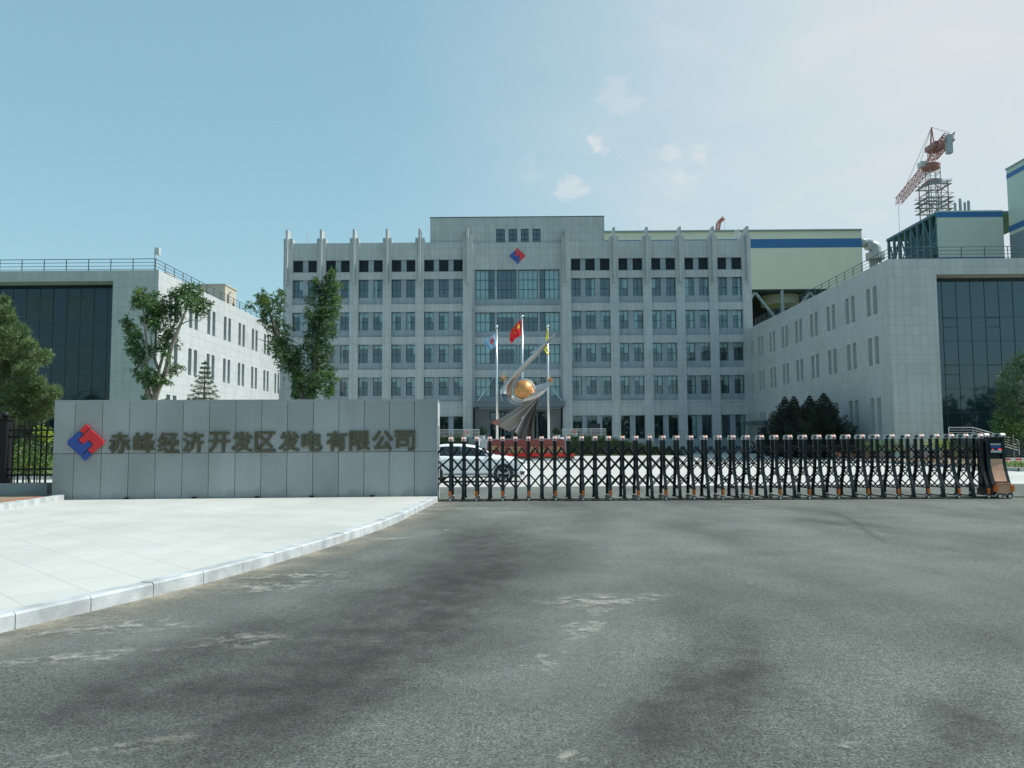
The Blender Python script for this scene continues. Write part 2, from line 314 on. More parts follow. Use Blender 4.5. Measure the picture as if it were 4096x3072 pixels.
# ------------------------------------------------------------------ mesh building
ORG = {}
def tag(o, label=None, cat=None, group=None, kind=None):
    if label: o['label'] = label
    if cat: o['category'] = cat
    if group: o['group'] = group
    if kind: o['kind'] = kind
    return o
def thing(name, loc, label, cat, group=None, local=False, rotz=0):
    o = bpy.data.objects.new(name, None); C.objects.link(o); o.empty_display_size = .2
    o.location = loc; o.rotation_euler = (0, 0, rotz)
    ORG[o.name] = Vector((0, 0, 0)) if local else Vector(loc)
    return tag(o, label, cat, group)
class MB:
    def __init__(s): s.v = []; s.f = []
    def add(s, vs, fs):
        b = len(s.v); s.v += [tuple(p) for p in vs]; s.f += [tuple(i + b for i in f) for f in fs]; return s
    def quad(s, a, b, c, d): return s.add((a, b, c, d), ((0, 1, 2, 3),))
    def box(s, x0, x1, y0, y1, z0, z1):
        if x0 > x1: x0, x1 = x1, x0
        if y0 > y1: y0, y1 = y1, y0
        if z0 > z1: z0, z1 = z1, z0
        vs = [(x0, y0, z0), (x1, y0, z0), (x1, y1, z0), (x0, y1, z0), (x0, y0, z1), (x1, y0, z1), (x1, y1, z1), (x0, y1, z1)]
        return s.add(vs, ((0, 3, 2, 1), (4, 5, 6, 7), (0, 1, 5, 4), (1, 2, 6, 5), (2, 3, 7, 6), (3, 0, 4, 7)))
    def prism(s, pts, off):
        n = len(pts); off = Vector(off)
        a = [Vector(p) for p in pts]; b = [p + off for p in a]
        s.add(a + b, [tuple(range(n)), tuple(reversed(range(n, 2 * n)))] + [(i, i + n, (i + 1) % n + n, (i + 1) % n) for i in range(n)])
        return s
    def tube(s, pts, rad, n=6, caps=True):
        pts = [Vector(p) for p in pts]
        if isinstance(rad, (int, float)): rad = [rad] * len(pts)
        b = len(s.v)
        for i, p in enumerate(pts):
            t = (pts[min(i + 1, len(pts) - 1)] - pts[max(i - 1, 0)])
            if t.length < 1e-9: t = Vector((0, 0, 1))
            t.normalize()
            if i == 0: u = t.cross(Vector((0, 0, 1)) if abs(t.z) < .95 else Vector((0, 1, 0))).normalized()
            else: u = (u - t * u.dot(t)).normalized()
            v = t.cross(u)
            for k in range(n):
                a = 2 * math.pi * (k + .5) / n
                s.v.append(tuple(p + rad[i] * (math.cos(a) * u + math.sin(a) * v)))
        for i in range(len(pts) - 1):
            for k in range(n):
                k2 = (k + 1) % n
                s.f.append((b + i * n + k, b + i * n + k2, b + (i + 1) * n + k2, b + (i + 1) * n + k))
        if caps:
            s.f.append(tuple(b + k for k in reversed(range(n)))); e = b + (len(pts) - 1) * n
            s.f.append(tuple(e + k for k in range(n)))
        return s
    def bar(s, a, b, w=.04): return s.tube([a, b], w * .7071, 4)
    def lathe(s, c, prof, n=24, axis='z'):
        b = len(s.v); c = Vector(c)
        for (r, h) in prof:
            for k in range(n):
                a = 2 * math.pi * k / n
                if axis == 'z': q = Vector((r * math.cos(a), r * math.sin(a), h))
                elif axis == 'y': q = Vector((r * math.cos(a), h, r * math.sin(a)))
                else: q = Vector((h, r * math.cos(a), r * math.sin(a)))
                s.v.append(tuple(c + q))
        for i in range(len(prof) - 1):
            for k in range(n):
                k2 = (k + 1) % n
                s.f.append((b + i * n + k, b + i * n + k2, b + (i + 1) * n + k2, b + (i + 1) * n + k))
        s.f.append(tuple(b + k for k in reversed(range(n))))
        e = b + (len(prof) - 1) * n; s.f.append(tuple(e + k for k in range(n)))
        return s
    def sphere(s, c, r, n=16, sz=1.0):
        m = n // 2
        return s.lathe(c, [(max(r * math.sin(math.pi * i / m), r * .002), -r * sz * math.cos(math.pi * i / m)) for i in range(m + 1)], n)
    def truss(s, a, b, w, h, n, r=.05, up=Vector((0, 0, 1))):
        a = Vector(a); b = Vector(b); t = (b - a).normalized(); u = t.cross(up).normalized(); v = u.cross(t).normalized()
        cs = [(-w / 2, -h / 2), (w / 2, -h / 2), (w / 2, h / 2), (-w / 2, h / 2)]
        L_ = lambda k, c: a + (b - a) * (k / n) + u * c[0] + v * c[1]
        for c in cs: s.bar(L_(0, c), L_(n, c), r * 1.7)
        for k in range(n):
            for i in range(4):
                c, d = cs[i], cs[(i + 1) % 4]
                s.bar(L_(k, c), L_(k, d), r)
                s.bar(L_(k, c), L_(k + 1, d), r) if k % 2 else s.bar(L_(k, d), L_(k + 1, c), r)
        return s
    def build(s, name, mat, parent=None, smooth=False, kind=None, origin=None):
        me = bpy.data.meshes.new(name)
        org = ORG.get(parent.name, Vector((0, 0, 0))) if parent else Vector(origin or (0, 0, 0))
        v = np.array(s.v, dtype=float)
        me.from_pydata((v - np.array(org)).tolist(), [], s.f); me.validate(clean_customdata=False)
        uvl = me.uv_layers.new(name='UVMap')
        nl = len(me.loops); vi = np.empty(nl, dtype=np.int32); me.loops.foreach_get('vertex_index', vi)
        np_ = len(me.polygons); nrm = np.empty(np_ * 3); me.polygons.foreach_get('normal', nrm); nrm = np.abs(nrm.reshape(-1, 3))
        lt = np.empty(np_, dtype=np.int32); me.polygons.foreach_get('loop_total', lt)
        ax = np.repeat(nrm.argmax(1), lt)
        co = np.empty(len(me.vertices) * 3); me.vertices.foreach_get('co', co); co = co.reshape(-1, 3) + np.array(org); co = co[vi]
        uv = np.where((ax == 2)[:, None], co[:, [0, 1]], np.where((ax == 1)[:, None], co[:, [0, 2]], co[:, [1, 2]]))
        uvl.data.foreach_set('uv', uv.ravel())
        if smooth: me.polygons.foreach_set('use_smooth', [True] * np_)
        me.materials.append(mat)
        o = bpy.data.objects.new(name, me); C.objects.link(o)
        if parent: o.parent = parent; ORG[o.name] = org
        else: o.location = org; ORG[o.name] = org
        if kind: o['kind'] = kind
        me.update()
        return o
def loose_copy(o, parent=None, loc=None):
    c = o.copy(); C.objects.link(c)
    if parent: c.parent = parent
    if loc is not None: c.location = loc
    for ch in list(o.children): loose_copy(ch, c)
    return c
def wall_holes(mb, o, ud, wd, u0, u1, z0, z1, holes, depth):
    """Front sheet of a wall in plane (o, ud, z) with reveals going along wd; holes = (ua, ub, za, zb)."""
    o = Vector(o); ud = Vector(ud); wd = Vector(wd)
    q = lambda u, z, d=0: o + ud * u + Vector((0, 0, z)) + wd * d
    us = sorted({u0, u1, *[h[0] for h in holes], *[h[1] for h in holes]}); zs = sorted({z0, z1, *[h[2] for h in holes], *[h[3] for h in holes]})
    us = [u for u in us if u0 <= u <= u1]; zs = [z for z in zs if z0 <= z <= z1]
    for i in range(len(us) - 1):
        for j in range(len(zs) - 1):
            cu, cz = (us[i] + us[i + 1]) / 2, (zs[j] + zs[j + 1]) / 2
            if any(h[0] < cu < h[1] and h[2] < cz < h[3] for h in holes): continue
            mb.quad(q(us[i], zs[j]), q(us[i + 1], zs[j]), q(us[i + 1], zs[j + 1]), q(us[i], zs[j + 1]))
    for (a, b, c, d) in holes:
        mb.quad(q(a, c), q(a, c, depth), q(a, d, depth), q(a, d)); mb.quad(q(b, c), q(b, d), q(b, d, depth), q(b, c, depth))
        mb.quad(q(a, d), q(a, d, depth), q(b, d, depth), q(b, d)); mb.quad(q(a, c), q(b, c), q(b, c, depth), q(a, c, depth))
    return mb
def leaves(mb, c, r, n, size, flat=.5, shell=.55, squash=None, jitter=.35):
    """n small pointed leaves spread through an ellipsoid."""
    c = np.array(c); r = np.array(r)
    d = rng.normal(size=(n, 3)); d /= np.linalg.norm(d, axis=1)[:, None]
    rad = rng.uniform(shell ** 3, 1.0, n) ** (1 / 3) * rng.uniform(1 - jitter, 1 + jitter * .45, n)
    p = c + d * rad[:, None] * r
    a = rng.normal(size=(n, 3)); a[:, 2] *= flat; a /= np.linalg.norm(a, axis=1)[:, None]
    b = rng.normal(size=(n, 3)); b = np.cross(a, b); b /= np.linalg.norm(b, axis=1)[:, None]
    s = size * rng.uniform(.6, 1.35, n)[:, None]
    v = np.stack((p - a * s, p + b * s * .42, p + a * s, p - b * s * .42), 1).reshape(-1, 3)
    b0 = len(mb.v); mb.v += v.tolist(); mb.f += [(b0 + 4 * i, b0 + 4 * i + 1, b0 + 4 * i + 2, b0 + 4 * i + 3) for i in range(n)]
def needles(mb, p, direc, n, ln, w):
    """tuft of needles round a twig tip"""
    p = np.array(p); d = np.array(direc) + rng.normal(size=(n, 3)) * .75; d /= np.linalg.norm(d, axis=1)[:, None]
    b = np.cross(d, rng.normal(size=(n, 3))); b /= np.linalg.norm(b, axis=1)[:, None]
    l_ = ln * rng.uniform(.6, 1.2, n)[:, None]; p0 = p + rng.normal(size=(n, 3)) * ln * .25
    v = np.stack((p0 - b * w, p0 + b * w, p0 + d * l_ + b * w * .3, p0 + d * l_ - b * w * .3), 1).reshape(-1, 3)
    b0 = len(mb.v); mb.v += v.tolist(); mb.f += [(b0 + 4 * i, b0 + 4 * i + 1, b0 + 4 * i + 2, b0 + 4 * i + 3) for i in range(n)]
def text_obj(s, cx, cz, wd, ht, y, mat, parent, bold=.03, depth=.04, name='character', shear=0, ud=Vector((1, 0, 0))):
    cu = bpy.data.curves.new('txt', 'FONT'); cu.body = s; cu.extrude = .1; cu.offset = 0; cu.resolution_u = 2; cu.shear = shear
    o = bpy.data.objects.new('txt', cu); C.objects.link(o)
    dg = bpy.context.evaluated_depsgraph_get(); me = bpy.data.meshes.new_from_object(o.evaluated_get(dg))
    v = np.array([tuple(x.co) for x in me.vertices]); fs = [tuple(p.vertices) for p in me.polygons]
    bpy.data.objects.remove(o); bpy.data.curves.remove(cu); bpy.data.meshes.remove(me)
    lo, hi = v.min(0), v.max(0); t = (v - (lo + hi) / 2) / np.maximum(hi - lo, 1e-6)
    wv = np.stack((t[:, 0] * wd, t[:, 1] * ht, t[:, 2] * depth), 1)
    nd = Vector((ud.y, -ud.x, 0))
    mb = MB(); e = bold * wd          # heavy strokes: the outline repeated with small shifts, each a hair deeper
    for k, (sx, sz) in enumerate(((0, 0), (1, 0), (-1, 0), (0, .8), (0, -.8), (.7, .6), (-.7, .6), (.7, -.6), (-.7, -.6)) if bold > .015 else ((0, 0), (.8, 0), (-.8, 0))):
        mb.add([tuple(Vector((cx, y, cz)) + ud * (a * (1 - 2 * bold) + sx * e) + Vector((0, 0, b * (1 - 2 * bold) + sz * e)) + nd * (c - .0006 * k * (1 if c > 0 else -1))) for a, b, c in wv], fs)
    return mb.build(name, mat, parent)
EMB_RED = [(895, 413), (1018, 522), (1018, 556), (915, 647), (880, 610), (927, 563), (884, 519), (832, 557), (790, 515)]
EMB_RS = [(855, 366), (890, 400), (832, 457), (796, 424)]
def emblem(parent, cx, cz, size, y, depth=.06, ud=Vector((1, 0, 0)), fn=None, name='emblem'):
    """two interlocked hooks, red above and blue below, with two short end pieces"""
    nd = Vector((ud.y, -ud.x, 0))
    q = lambda x, yy: Vector((cx, y, cz)) + ud * ((x - 853) / 346 * size) + Vector((0, 0, (540 - yy) / 346 * size))
    for nm, m, polys in (('red_hook', m_erd, (EMB_RED, EMB_RS)), ('blue_hook', m_ebl, [[(1706 - x, 1080 - yy) for x, yy in p_] for p_ in (EMB_RED, EMB_RS)])):
        mb = MB()
        for p_ in polys: mb.prism([q(*t) for t in p_], nd * depth)
        mb.build(nm, m, parent)

def gz(y): return 0.0 if y < 33 else .3 * (min(y, 95) - 33) / 62

# ------------------------------------------------------------------ ground, roads, paving
MB().quad((-1500, -1500, -.45), (1500, -1500, -.45), (1500, 1500, -.45), (-1500, 1500, -.45)).build('ground', m_grass, kind='structure')
mb = MB()
mb.quad((-60, -25, 0), (80, -25, 0), (80, 28, 0), (-60, 28, 0)); mb.build('road', m_asph, kind='structure')
mb = MB()
for (a, b) in ((28, 33), (33, 95), (95, 130)):
    mb.quad((-80, a, gz(a) + .0), (100, a, gz(a)), (100, b, gz(b)), (-80, b, gz(b)))
mb.build('plaza', m_plaza, kind='structure')

# kerb line between the pavement and the road, traced at the foot of the kerb
kl = [G(*p) for p in ((1756, 2004), (1714, 2028), (1653, 2057), (1612, 2082), (1543, 2113), (1482, 2133), (1392, 2165), (1331, 2185), (1209, 2223), (1111, 2252),
                      (903, 2316), (639, 2384), (467, 2426), (273, 2463), (51, 2520), (-160, 2572))]
last = kl[-1]; dd_ = (kl[-1] - kl[-3]).normalized()
for k in range(1, 6): kl.append(last + dd_ * 1.6 * k)
# resample by arc length
def resample(pts, step):
    out = [pts[0]]; acc = 0.0
    for a, b in zip(pts, pts[1:]):
        ln = (b - a).length; t = step - acc
        while t <= ln: out.append(a + (b - a) * (t / ln)); t += step
        acc = ln - (t - step)
    return out
def smooth_line(pts, it=3):
    for _ in range(it): pts = [pts[0]] + [(pts[i - 1] + pts[i] * 2 + pts[i + 1]) / 4 for i in range(1, len(pts) - 1)] + [pts[-1]]
    return pts
kp = smooth_line(resample(kl, .74), 2)
def inner(pts, dist):
    o = []
    for i, p in enumerate(pts):
        t = (pts[min(i + 1, len(pts) - 1)] - pts[max(i - 1, 0)]).normalized(); o.append(p + Vector((t.y, -t.x, 0)) * dist)
    return o
KH = .13
sgn = 1 if inner(kp, .1)[0].x < kp[0].x else -1
kin = inner(kp, .16 * sgn)
mb = MB()
for i in range(len(kp) - 1):
    a, b, c, d = kp[i], kp[i + 1], kin[i + 1], kin[i]; e = (b - a) * .006
    a2, b2, c2, d2 = a + e, b - e, c - e, d + e; ch = (d2 - a2) * .12; ch2 = (c2 - b2) * .12; hz = Vector((0, 0, KH + .004 + .002 * (i % 3)))
    Z = lambda p, z: Vector((p.x, p.y, z))
    v = [Z(a2, -.05), Z(b2, -.05), Z(c2, -.05), Z(d2, -.05), Z(a2, hz.z - .018), Z(b2, hz.z - .018), Z(a2 + ch, hz.z), Z(b2 + ch2, hz.z), Z(c2, hz.z), Z(d2, hz.z)]
    mb.add(v, ((0, 1, 5, 4), (4, 5, 7, 6), (6, 7, 8, 9), (3, 9, 8, 2), (0, 4, 6, 9, 3), (1, 2, 8, 7, 5)))
mb.build('kerb', m_kerb, kind='structure')
# raised pavement, bounded by the kerb on the right and the sign wall behind
WL = G(205, 1999.6, KH); WR = G(1751, 1984.6, KH)      # front foot of the sign wall
wd = (WR - WL); wd.z = 0; wlen = wd.length; wd.normalize(); wn = Vector((-wd.y, wd.x, 0))
pv = [Vector((p.x, p.y, KH)) for p in kin]
poly = pv + [Vector((-30, pv[-1].y, KH)), WL - wd * 14 + wn * .6, WL + wn * .6, WR + wn * .6, ]
mb = MB(); mb.add(poly, [tuple(range(len(poly)))]); o = mb.build('pavement', m_pave, kind='structure')
bmx = None
# second kerb, round the planting at the far left
k2 = [G(232, 2001, KH), G(110, 2021, KH), G(0, 2038, KH), G(-260, 2082, KH), G(-700, 2160, KH)]
k2s = resample(k2, .9); k2i = inner(k2s, .14)
if k2i[0].y < k2s[0].y: k2i = inner(k2s, -.14)
mb = MB()
for i in range(len(k2s) - 1):
    a, b, c, d = k2s[i], k2s[i + 1], k2i[i + 1], k2i[i]; e = (b - a) * .006; a, b, c, d = a + e, b - e, c - e, d + e
    mb.prism([(p.x, p.y, KH - .02) for p in (a, b, c, d)], (0, 0, .155))
mb.build('garden_kerb', m_kerb, kind='structure')
poly = [Vector((p.x, p.y, KH + .09)) for p in k2i] + [Vector((-60, k2i[-1].y, KH + .09)), Vector((-60, 27.9, KH + .09)), Vector((WL.x - .02, 27.9, KH + .09)), Vector((WL.x - .02, WL.y + .3, KH + .09))]
MB().add(poly, [tuple(range(len(poly)))]).build('garden_soil', m_soil, kind='structure')

# dust, dried cement and rubber traces lying on the asphalt: thin sheets with a soft rim
def patch(name, mat, ring_out, z, n_in=None, core=None):
    """fan sheet; the rim vertices carry edge = 0, the core edge = 1"""
    cen = core or [sum((p for p in ring_out), Vector()) / len(ring_out)] * len(ring_out)
    mid = [a * .35 + b * .65 for a, b in zip(cen, ring_out)]
    vs = []; at = []
    for ring, e in ((ring_out, 0.0), (mid, .55), (cen, 1.0)):
        for p in ring: vs.append((p.x, p.y, z)); at.append(e)
    n = len(ring_out); fs = []
    for k in range(2):
        for i in range(n):
            j = (i + 1) % n; fs.append((k * n + i, k * n + j, (k + 1) * n + j, (k + 1) * n + i))
    if core is not None: fs.append(tuple(2 * n + i for i in range(n)))
    m_ = MB(); m_.add(vs, fs); o = m_.build(name, mat, kind='structure')
    a = o.data.attributes.new('edge', 'FLOAT', 'POINT'); a.data.foreach_set('value', at[:len(o.data.vertices)]); return o
def strip(name, mat, line, w_in, w_out, z, off):
    """band along a line: full strength beside the line, nothing at its outer rim"""
    a = inner(line, off); b = inner(line, off + w_in); c = inner(line, off + w_out)
    vs = []; at = []
    for ring, e in ((a, 1.0), (b, .8), (c, 0.0)):
        for p in ring: vs.append((p.x, p.y, z)); at.append(e)
    n = len(line); fs = [(k * n + i, k * n + i + 1, (k + 1) * n + i + 1, (k + 1) * n + i) for k in range(2) for i in range(n - 1)]
    m_ = MB(); m_.add(vs, fs); o = m_.build(name, mat, kind='structure')
    t = o.data.attributes.new('edge', 'FLOAT', 'POINT'); t.data.foreach_set('value', at); return o
strip('road_dust', m_dust, kp, -.12 * sgn, -.75 * sgn, .004, .002 * sgn)
def blob(px, py, rx, ry, ang=0, z=.008, mat=None, name='cement_stain'):
    c = G(px, py, z); ring = []
    for k in range(18):
        a = 2 * math.pi * k / 18; rr = 1 + .18 * math.sin(3 * a + px) + .1 * math.sin(5 * a + py)
        x, y = rx * rr * math.cos(a), ry * rr * math.sin(a); ca, sa = math.cos(ang), math.sin(ang)
        ring.append(c + Vector((x * ca - y * sa, x * sa + y * ca, 0)))
    return patch(name, mat or m_spill, ring, z)
for i, (px, py, rx, ry, an) in enumerate(((1075, 2345, .75, .42, .3), (1180, 2300, .9, .3, .2), (2190, 2640, .16, .36, -.3), (2330, 2510, .20, .42, -.3), (2400, 2440, .14, .3, -.3),
      (2420, 2400, .8, .35, .3), (960, 2560, .45, .3, .4), (200, 2640, .9, .18, .35), (540, 2980, .45, .1, .5), (2290, 3030, .1, .09, 0), (3380, 2975, .1, .05, 0),
      (2120, 2005, 1.1, .3, 0), (1900, 2035, 1.7, .4, 0), (3010, 2017, 1.1, .22, 0), (1560, 2155, .5, .18, .5), (1770, 2120, .4, .2, 0), (450, 2510, .7, .3, .3))):
    blob(px, py, rx, ry, an, z=.008 + i * .0002)
for i, (px, py, rx, ry, an) in enumerate(((1500, 2620, 1.5, 1.0, .9), (1050, 2900, 1.2, .45, .6), (1750, 2400, 1.3, 2.0, -.2), (2000, 2200, 1.2, 3.5, 0), (2750, 2830, .32, .9, -.5), (2950, 2700, .4, .9, -.1),
      (3900, 2900, .3, .6, .2), (3420, 2100, .5, 2.2, .3), (700, 2800, .9, .5, .4))):
    blob(px, py, rx, ry, an, z=.0125 + i * .0002, mat=m_damp, name='rubber_trace')

def track(name, mat, pts, hw, z):
    ln = smooth_line(resample([G(px, py, 0) for px, py in pts], .35), 3)
    a, c = inner(ln, hw), inner(ln, -hw); n = len(ln); vs = []; at = []
    for ring, e in ((a, 0.0), (ln, 1.0), (c, 0.0)):
        for i, p in enumerate(ring):
            k = min(1, 6 * i / n, 6 * (n - 1 - i) / n); vs.append((p.x, p.y, z)); at.append(e * k)
    fs = [(k * n + i, k * n + i + 1, (k + 1) * n + i + 1, (k + 1) * n + i) for k in range(2) for i in range(n - 1)]
    m_ = MB(); m_.add(vs, fs); o = m_.build(name, mat, kind='structure')
    t = o.data.attributes.new('edge', 'FLOAT', 'POINT'); t.data.foreach_set('value', at); return o
for i, (hw, pts) in enumerate(((1.0, [(100, 3300), (900, 2800), (1350, 2540), (1700, 2340), (1930, 2180), (2010, 2070)]), (.55, [(500, 3300), (1250, 2800), (1650, 2520), (1900, 2330), (2060, 2180)]),
        (.30, [(2400, 3200), (2600, 2900), (2750, 2680), (2840, 2480)]), (.22, [(2820, 3100), (2960, 2820), (3010, 2650), (3000, 2480)]), (.10, [(3180, 2030), (3330, 2050), (3430, 2090), (3470, 2130), (3600, 2200)]),
        (.5, [(60, 2960), (400, 2760), (800, 2600), (1150, 2440)]),
        (.25, [(3700, 3200), (3850, 2950), (3960, 2700)]))): track('rubber_trace', m_damp, pts, hw, .0150 + .0003 * i)
for i, (hw, pts) in enumerate(((.8, [(1900, 3300), (2120, 2850), (2280, 2560), (2420, 2330), (2480, 2200), (2500, 2100), (2450, 2030)]), (.9, [(0, 2720), (500, 2560), (900, 2440), (1250, 2330)]), (1.3, [(2900, 2030), (3200, 2150), (3600, 2300), (4096, 2500)]))): track('dusty_lane', m_pale, pts, hw, .0040 + .0004 * i)

# planting beds inside the gate
def bed(name, pts, mat, h=.12):
    mb = MB(); n = len(pts); vs = [(x, y, gz(y) + h) for x, y in pts]
    mb.add(vs, [tuple(range(n))]); return mb.build(name, mat, kind='structure')
def kerb_run(name, pts, h=.16, wdt=.14):
    mb = MB()
    for (x0, y0), (x1, y1) in zip(pts, pts[1:]):
        n = max(1, int(math.hypot(x1 - x0, y1 - y0) / 1.0)); 
        for k in range(n):
            a = Vector((x0 + (x1 - x0) * k / n, y0 + (y1 - y0) * k / n, 0)); b = Vector((x0 + (x1 - x0) * (k + .985) / n, y0 + (y1 - y0) * (k + .985) / n, 0))
            t = (b - a).normalized(); s_ = Vector((-t.y, t.x, 0)) * wdt
            q = [a, b, b + s_, a + s_]
            mb.add([(p.x, p.y, gz(p.y) - .05) for p in q] + [(p.x, p.y, gz(p.y) + h) for p in q], ((0, 1, 5, 4), (1, 2, 6, 5), (2, 3, 7, 6), (3, 0, 4, 7), (4, 5, 6, 7)))
    return mb.build(name, m_kerb, kind='structure')
KX = 23.6
bed('flower_bed_soil', [(KX, 38.6), (70, 38.6), (70, 60.5), (KX, 60.5)], m_soil)
bed('lawn', [(KX + 1.6, 38.9), (70, 38.9), (70, 45), (KX + 1.6, 45)], m_grass, .15)
kerb_run('bed_kerb', [(KX, 60.5), (KX, 38.6), (70, 38.6)])
bed('lawn_behind_wall', [(-60, 36), (-9.5, 36), (-9.5, 61), (-60, 61)], m_grass)
kerb_run('lawn_kerb', [(-60, 36), (-9.5, 36), (-9.5, 61)])
bed('planted_bank_soil', [(4.9, 82.3), (17.5, 82.3), (17.5, 87), (4.9, 87)], m_grass, .1)

# ------------------------------------------------------------------ main office building
YF = 97.0
zq = lambda py, px=1500: P(px, py, YF).z
xq = lambda cx: -P(1000 + .5425 * cx, 1400, YF).x       # crop x of the left half -> positive distance from the axis
rows = {5: (zq(1189.5), zq(1117.3), zq(1217)), 4: (zq(1320), zq(1247.7), zq(1347.5)), 3: (zq(1450.5), zq(1378.4), zq(1478)), 2: (zq(1582.4), zq(1509.7), zq(1607))}
LOU = (zq(1087.3), zq(1039)); PARA = zq(970.5); CAPZ = zq(952.5); FINT = zq(919.5); FINB = zq(1138.5)
GF = (2.05, zq(1668)); LEDGE = zq(1612)
bays = [[(307, 378), (417, 485)], [(551, 622), (661, 729)], [(796, 866), (905, 974)], [(1040, 1110), (1149, 1217)], [(1282, 1353), (1391, 1462), (1500, 1570)]]
pil = [(238, 305), (486, 551), (730, 796), (975, 1040), (1218, 1282)]
cpil = (1572, 1641)
XE = xq(238)
office = thing('office_building', (0, YF, 0), 'six-storey grey stone office block with roof fins and a red and blue emblem', 'office building')
W = lambda s, ab: (min(s * xq(ab[0]), s * xq(ab[1])), max(s * xq(ab[0]), s * xq(ab[1])))
shell = MB(); band = MB(); holes = []
wins = []          # (x0,x1,z0,z1,row)
for s in (-1, 1):
    for bi, bay in enumerate(bays):
        for wx in bay:
            a, b = W(s, wx)
            for r, (z0, z1, _) in rows.items(): holes.append((a, b, z0, z1)); wins.append((a, b, z0, z1, r))
            holes.append((a, b, LOU[0], LOU[1])); holes.append((a, b, GF[0], GF[1]))
            wins.append((a, b, GF[0], GF[1], 1)); wins.append((a, b, LOU[0], LOU[1], 6))
cg = [(1904, 1980), (1990.6, 2067.6), (2077, 2154), (2163, 2240)]
cgx = [(P(a, 1400, YF).x - .03, P(b, 1400, YF).x - .03) for a, b in cg]
crows = {5: (zq(1194, 2070), zq(1076.5, 2070)), 4: (zq(1324, 2070), zq(1247.7, 2070)), 3: (zq(1453, 2070), zq(1377, 2070)), 2: (zq(1585, 2070), zq(1508.5, 2070))}
for a, b in cgx:
    for r, (z0, z1) in crows.items(): holes.append((a, b, z0, z1)); wins.append((a, b, z0, z1, 10 + r))
ENT = (-5.2, 5.2, 2.05, zq(1630, 2070))
holes.append(ENT)
YS = YF + .30                             # plane of the recessed wall
wall_holes(shell, (0, YS, 0), (1, 0, 0), (0, 1, 0), -XE + .02, XE - .02, -.1, PARA - .3, holes, .5)
shell.build('window_wall', m_spand, office)
pm = MB()
top_bands = []
for s in (-1, 1):
    edges = []
    for i, pr in enumerate(pil):
        a, b = W(s, pr); pb = MB().box(a, b, YF - .02, YS - .002, -.1, PARA - .002).box(a - .02, b + .02, YF - .06, YF + .85, PARA, CAPZ)
        pb.build('pilaster', m_stone, office)
        xc = s * xq((pr[0] + pr[1]) / 2 if i else 265)
        f = MB().box(xc - .13, xc + .13, YF - .42, YF - .062, FINB, CAPZ + .002).box(xc - .13, xc + .13, YF - .42, YF + 1.05, CAPZ + .003, FINT)
        f.build('roof_fin', m_stone, office)
    a, b = W(s, cpil); MB().box(a, b, YF - .55, YS - .002, -.1, CAPZ).build('pilaster', m_stone, office)
    xc = s * xq(1606); MB().box(xc - .13, xc + .13, YF - .95, YF - .552, FINB, FINT).box(xc - .13, xc + .13, YF - .55, YF + .2, CAPZ + .002, FINT).build('roof_fin', m_stone, office)
    # light stone bands between the pilasters
    lims = [(pil[i][1], pil[i + 1][0]) for i in range(4)] + [(pil[4][1], cpil[0])]
    for bi, lm in enumerate(lims):
        a, b = W(s, lm); a += .002; b -= .002
        bz = [(rows[4][1] + .0, rows[5][2]), (rows[3][1], rows[4][2]), (rows[2][1], rows[3][2]), (rows[5][1], LOU[0]), (LOU[1], PARA - .004), (GF[1], rows[2][2])]
        bm = MB()
        for z0, z1 in bz: MB().box(a, b, YF + .09, YS - .002, z0 + .002, z1 - .002).build('stone_band', m_stone, office)
        MB().box(a, b, YF + .0, YF + .088, LEDGE - .08, LEDGE + .08).build('ledge', m_stone, office); MB().box(a, b, YF + .02, YF + .088, GF[1] + .02, GF[1] + .16).build('ledge', m_stone, office)
# centre bands
a, b = cgx[0][0] - .12, cgx[3][1] + .12
cb = MB(); tz0_ = P(2070, 972, YF + .3).z
for z0, z1 in ((crows[4][1], rows[5][2] - .25), (crows[3][1], rows[4][2] - .12), (crows[2][1], rows[3][2] - .12)): MB().box(a, b, YF + .12, YS - .002, z0 + .002, z1 - .002).build('stone_band', m_stone, office)
ca, cb2 = -xq(1641) + .002, xq(1641) - .002
cb.box(ca, cb2, YF + .10, YS - .002, crows[5][1] + .002, tz0_ - .04)
for x0, x1 in ((ca, a - .002), (b + .002, cb2)): cb.box(x0, x1, YF + .05, YS - .002, ENT[3], crows[5][1])
cb.build('stone_band', m_stone, office)
# body, sides, roof
TX0, TX1 = P(1721.5, 873, YF + .6).x, P(2416, 868, YF + .6).x; TZ = P(2070, 870, YF + .6).z
TX = (TX1 - TX0) / 2
body = MB().box(-XE, -XE + .3, YS, 116, -.1, PARA - .05).box(XE - .3, XE, YS, 116, -.1, PARA - .05).box(-XE + .3, XE - .3, 115.7, 116, -.1, PARA - .06)
body.box(-XE + .3, XE - .3, YS + .9, 115.7, PARA - 1.0, PARA - .7).box(-XE + .1, XE - .1, YS + .002, YS + .4, PARA - .3, PARA)
body.build('side_wall', m_stone, office)
tx = [(1815, 1880), (1907, 1970), (1997, 2055), (2083, 2142)]
txx = [tuple(P(1000 + .5425 * c, 940, YF + .35).x for c in t) for t in tx]; tz0, tz1 = P(2070, 972, YF + .3).z, P(2070, 914, YF + .3).z
tw = MB(); wall_holes(tw, (0, YF + .42, 0), (1, 0, 0), (0, 1, 0), TX0, TX1, PARA - .7, TZ, [(a, b, tz0, tz1) for a, b in txx], .4)
tw.box(TX0 + .004, TX0 + .3, YF + .83, 112, PARA - .8, TZ).box(TX1 - .3, TX1 - .004, YF + .83, 112, PARA - .8, TZ).box(TX0, TX0 + .3, YF + .425, YF + .828, PARA - .8, TZ - .002).box(TX1 - .3, TX1, YF + .425, YF + .828, PARA - .8, TZ - .002).box(TX0 + .3, TX1 - .3, YF + .43, 112, TZ - .5, TZ - .3)
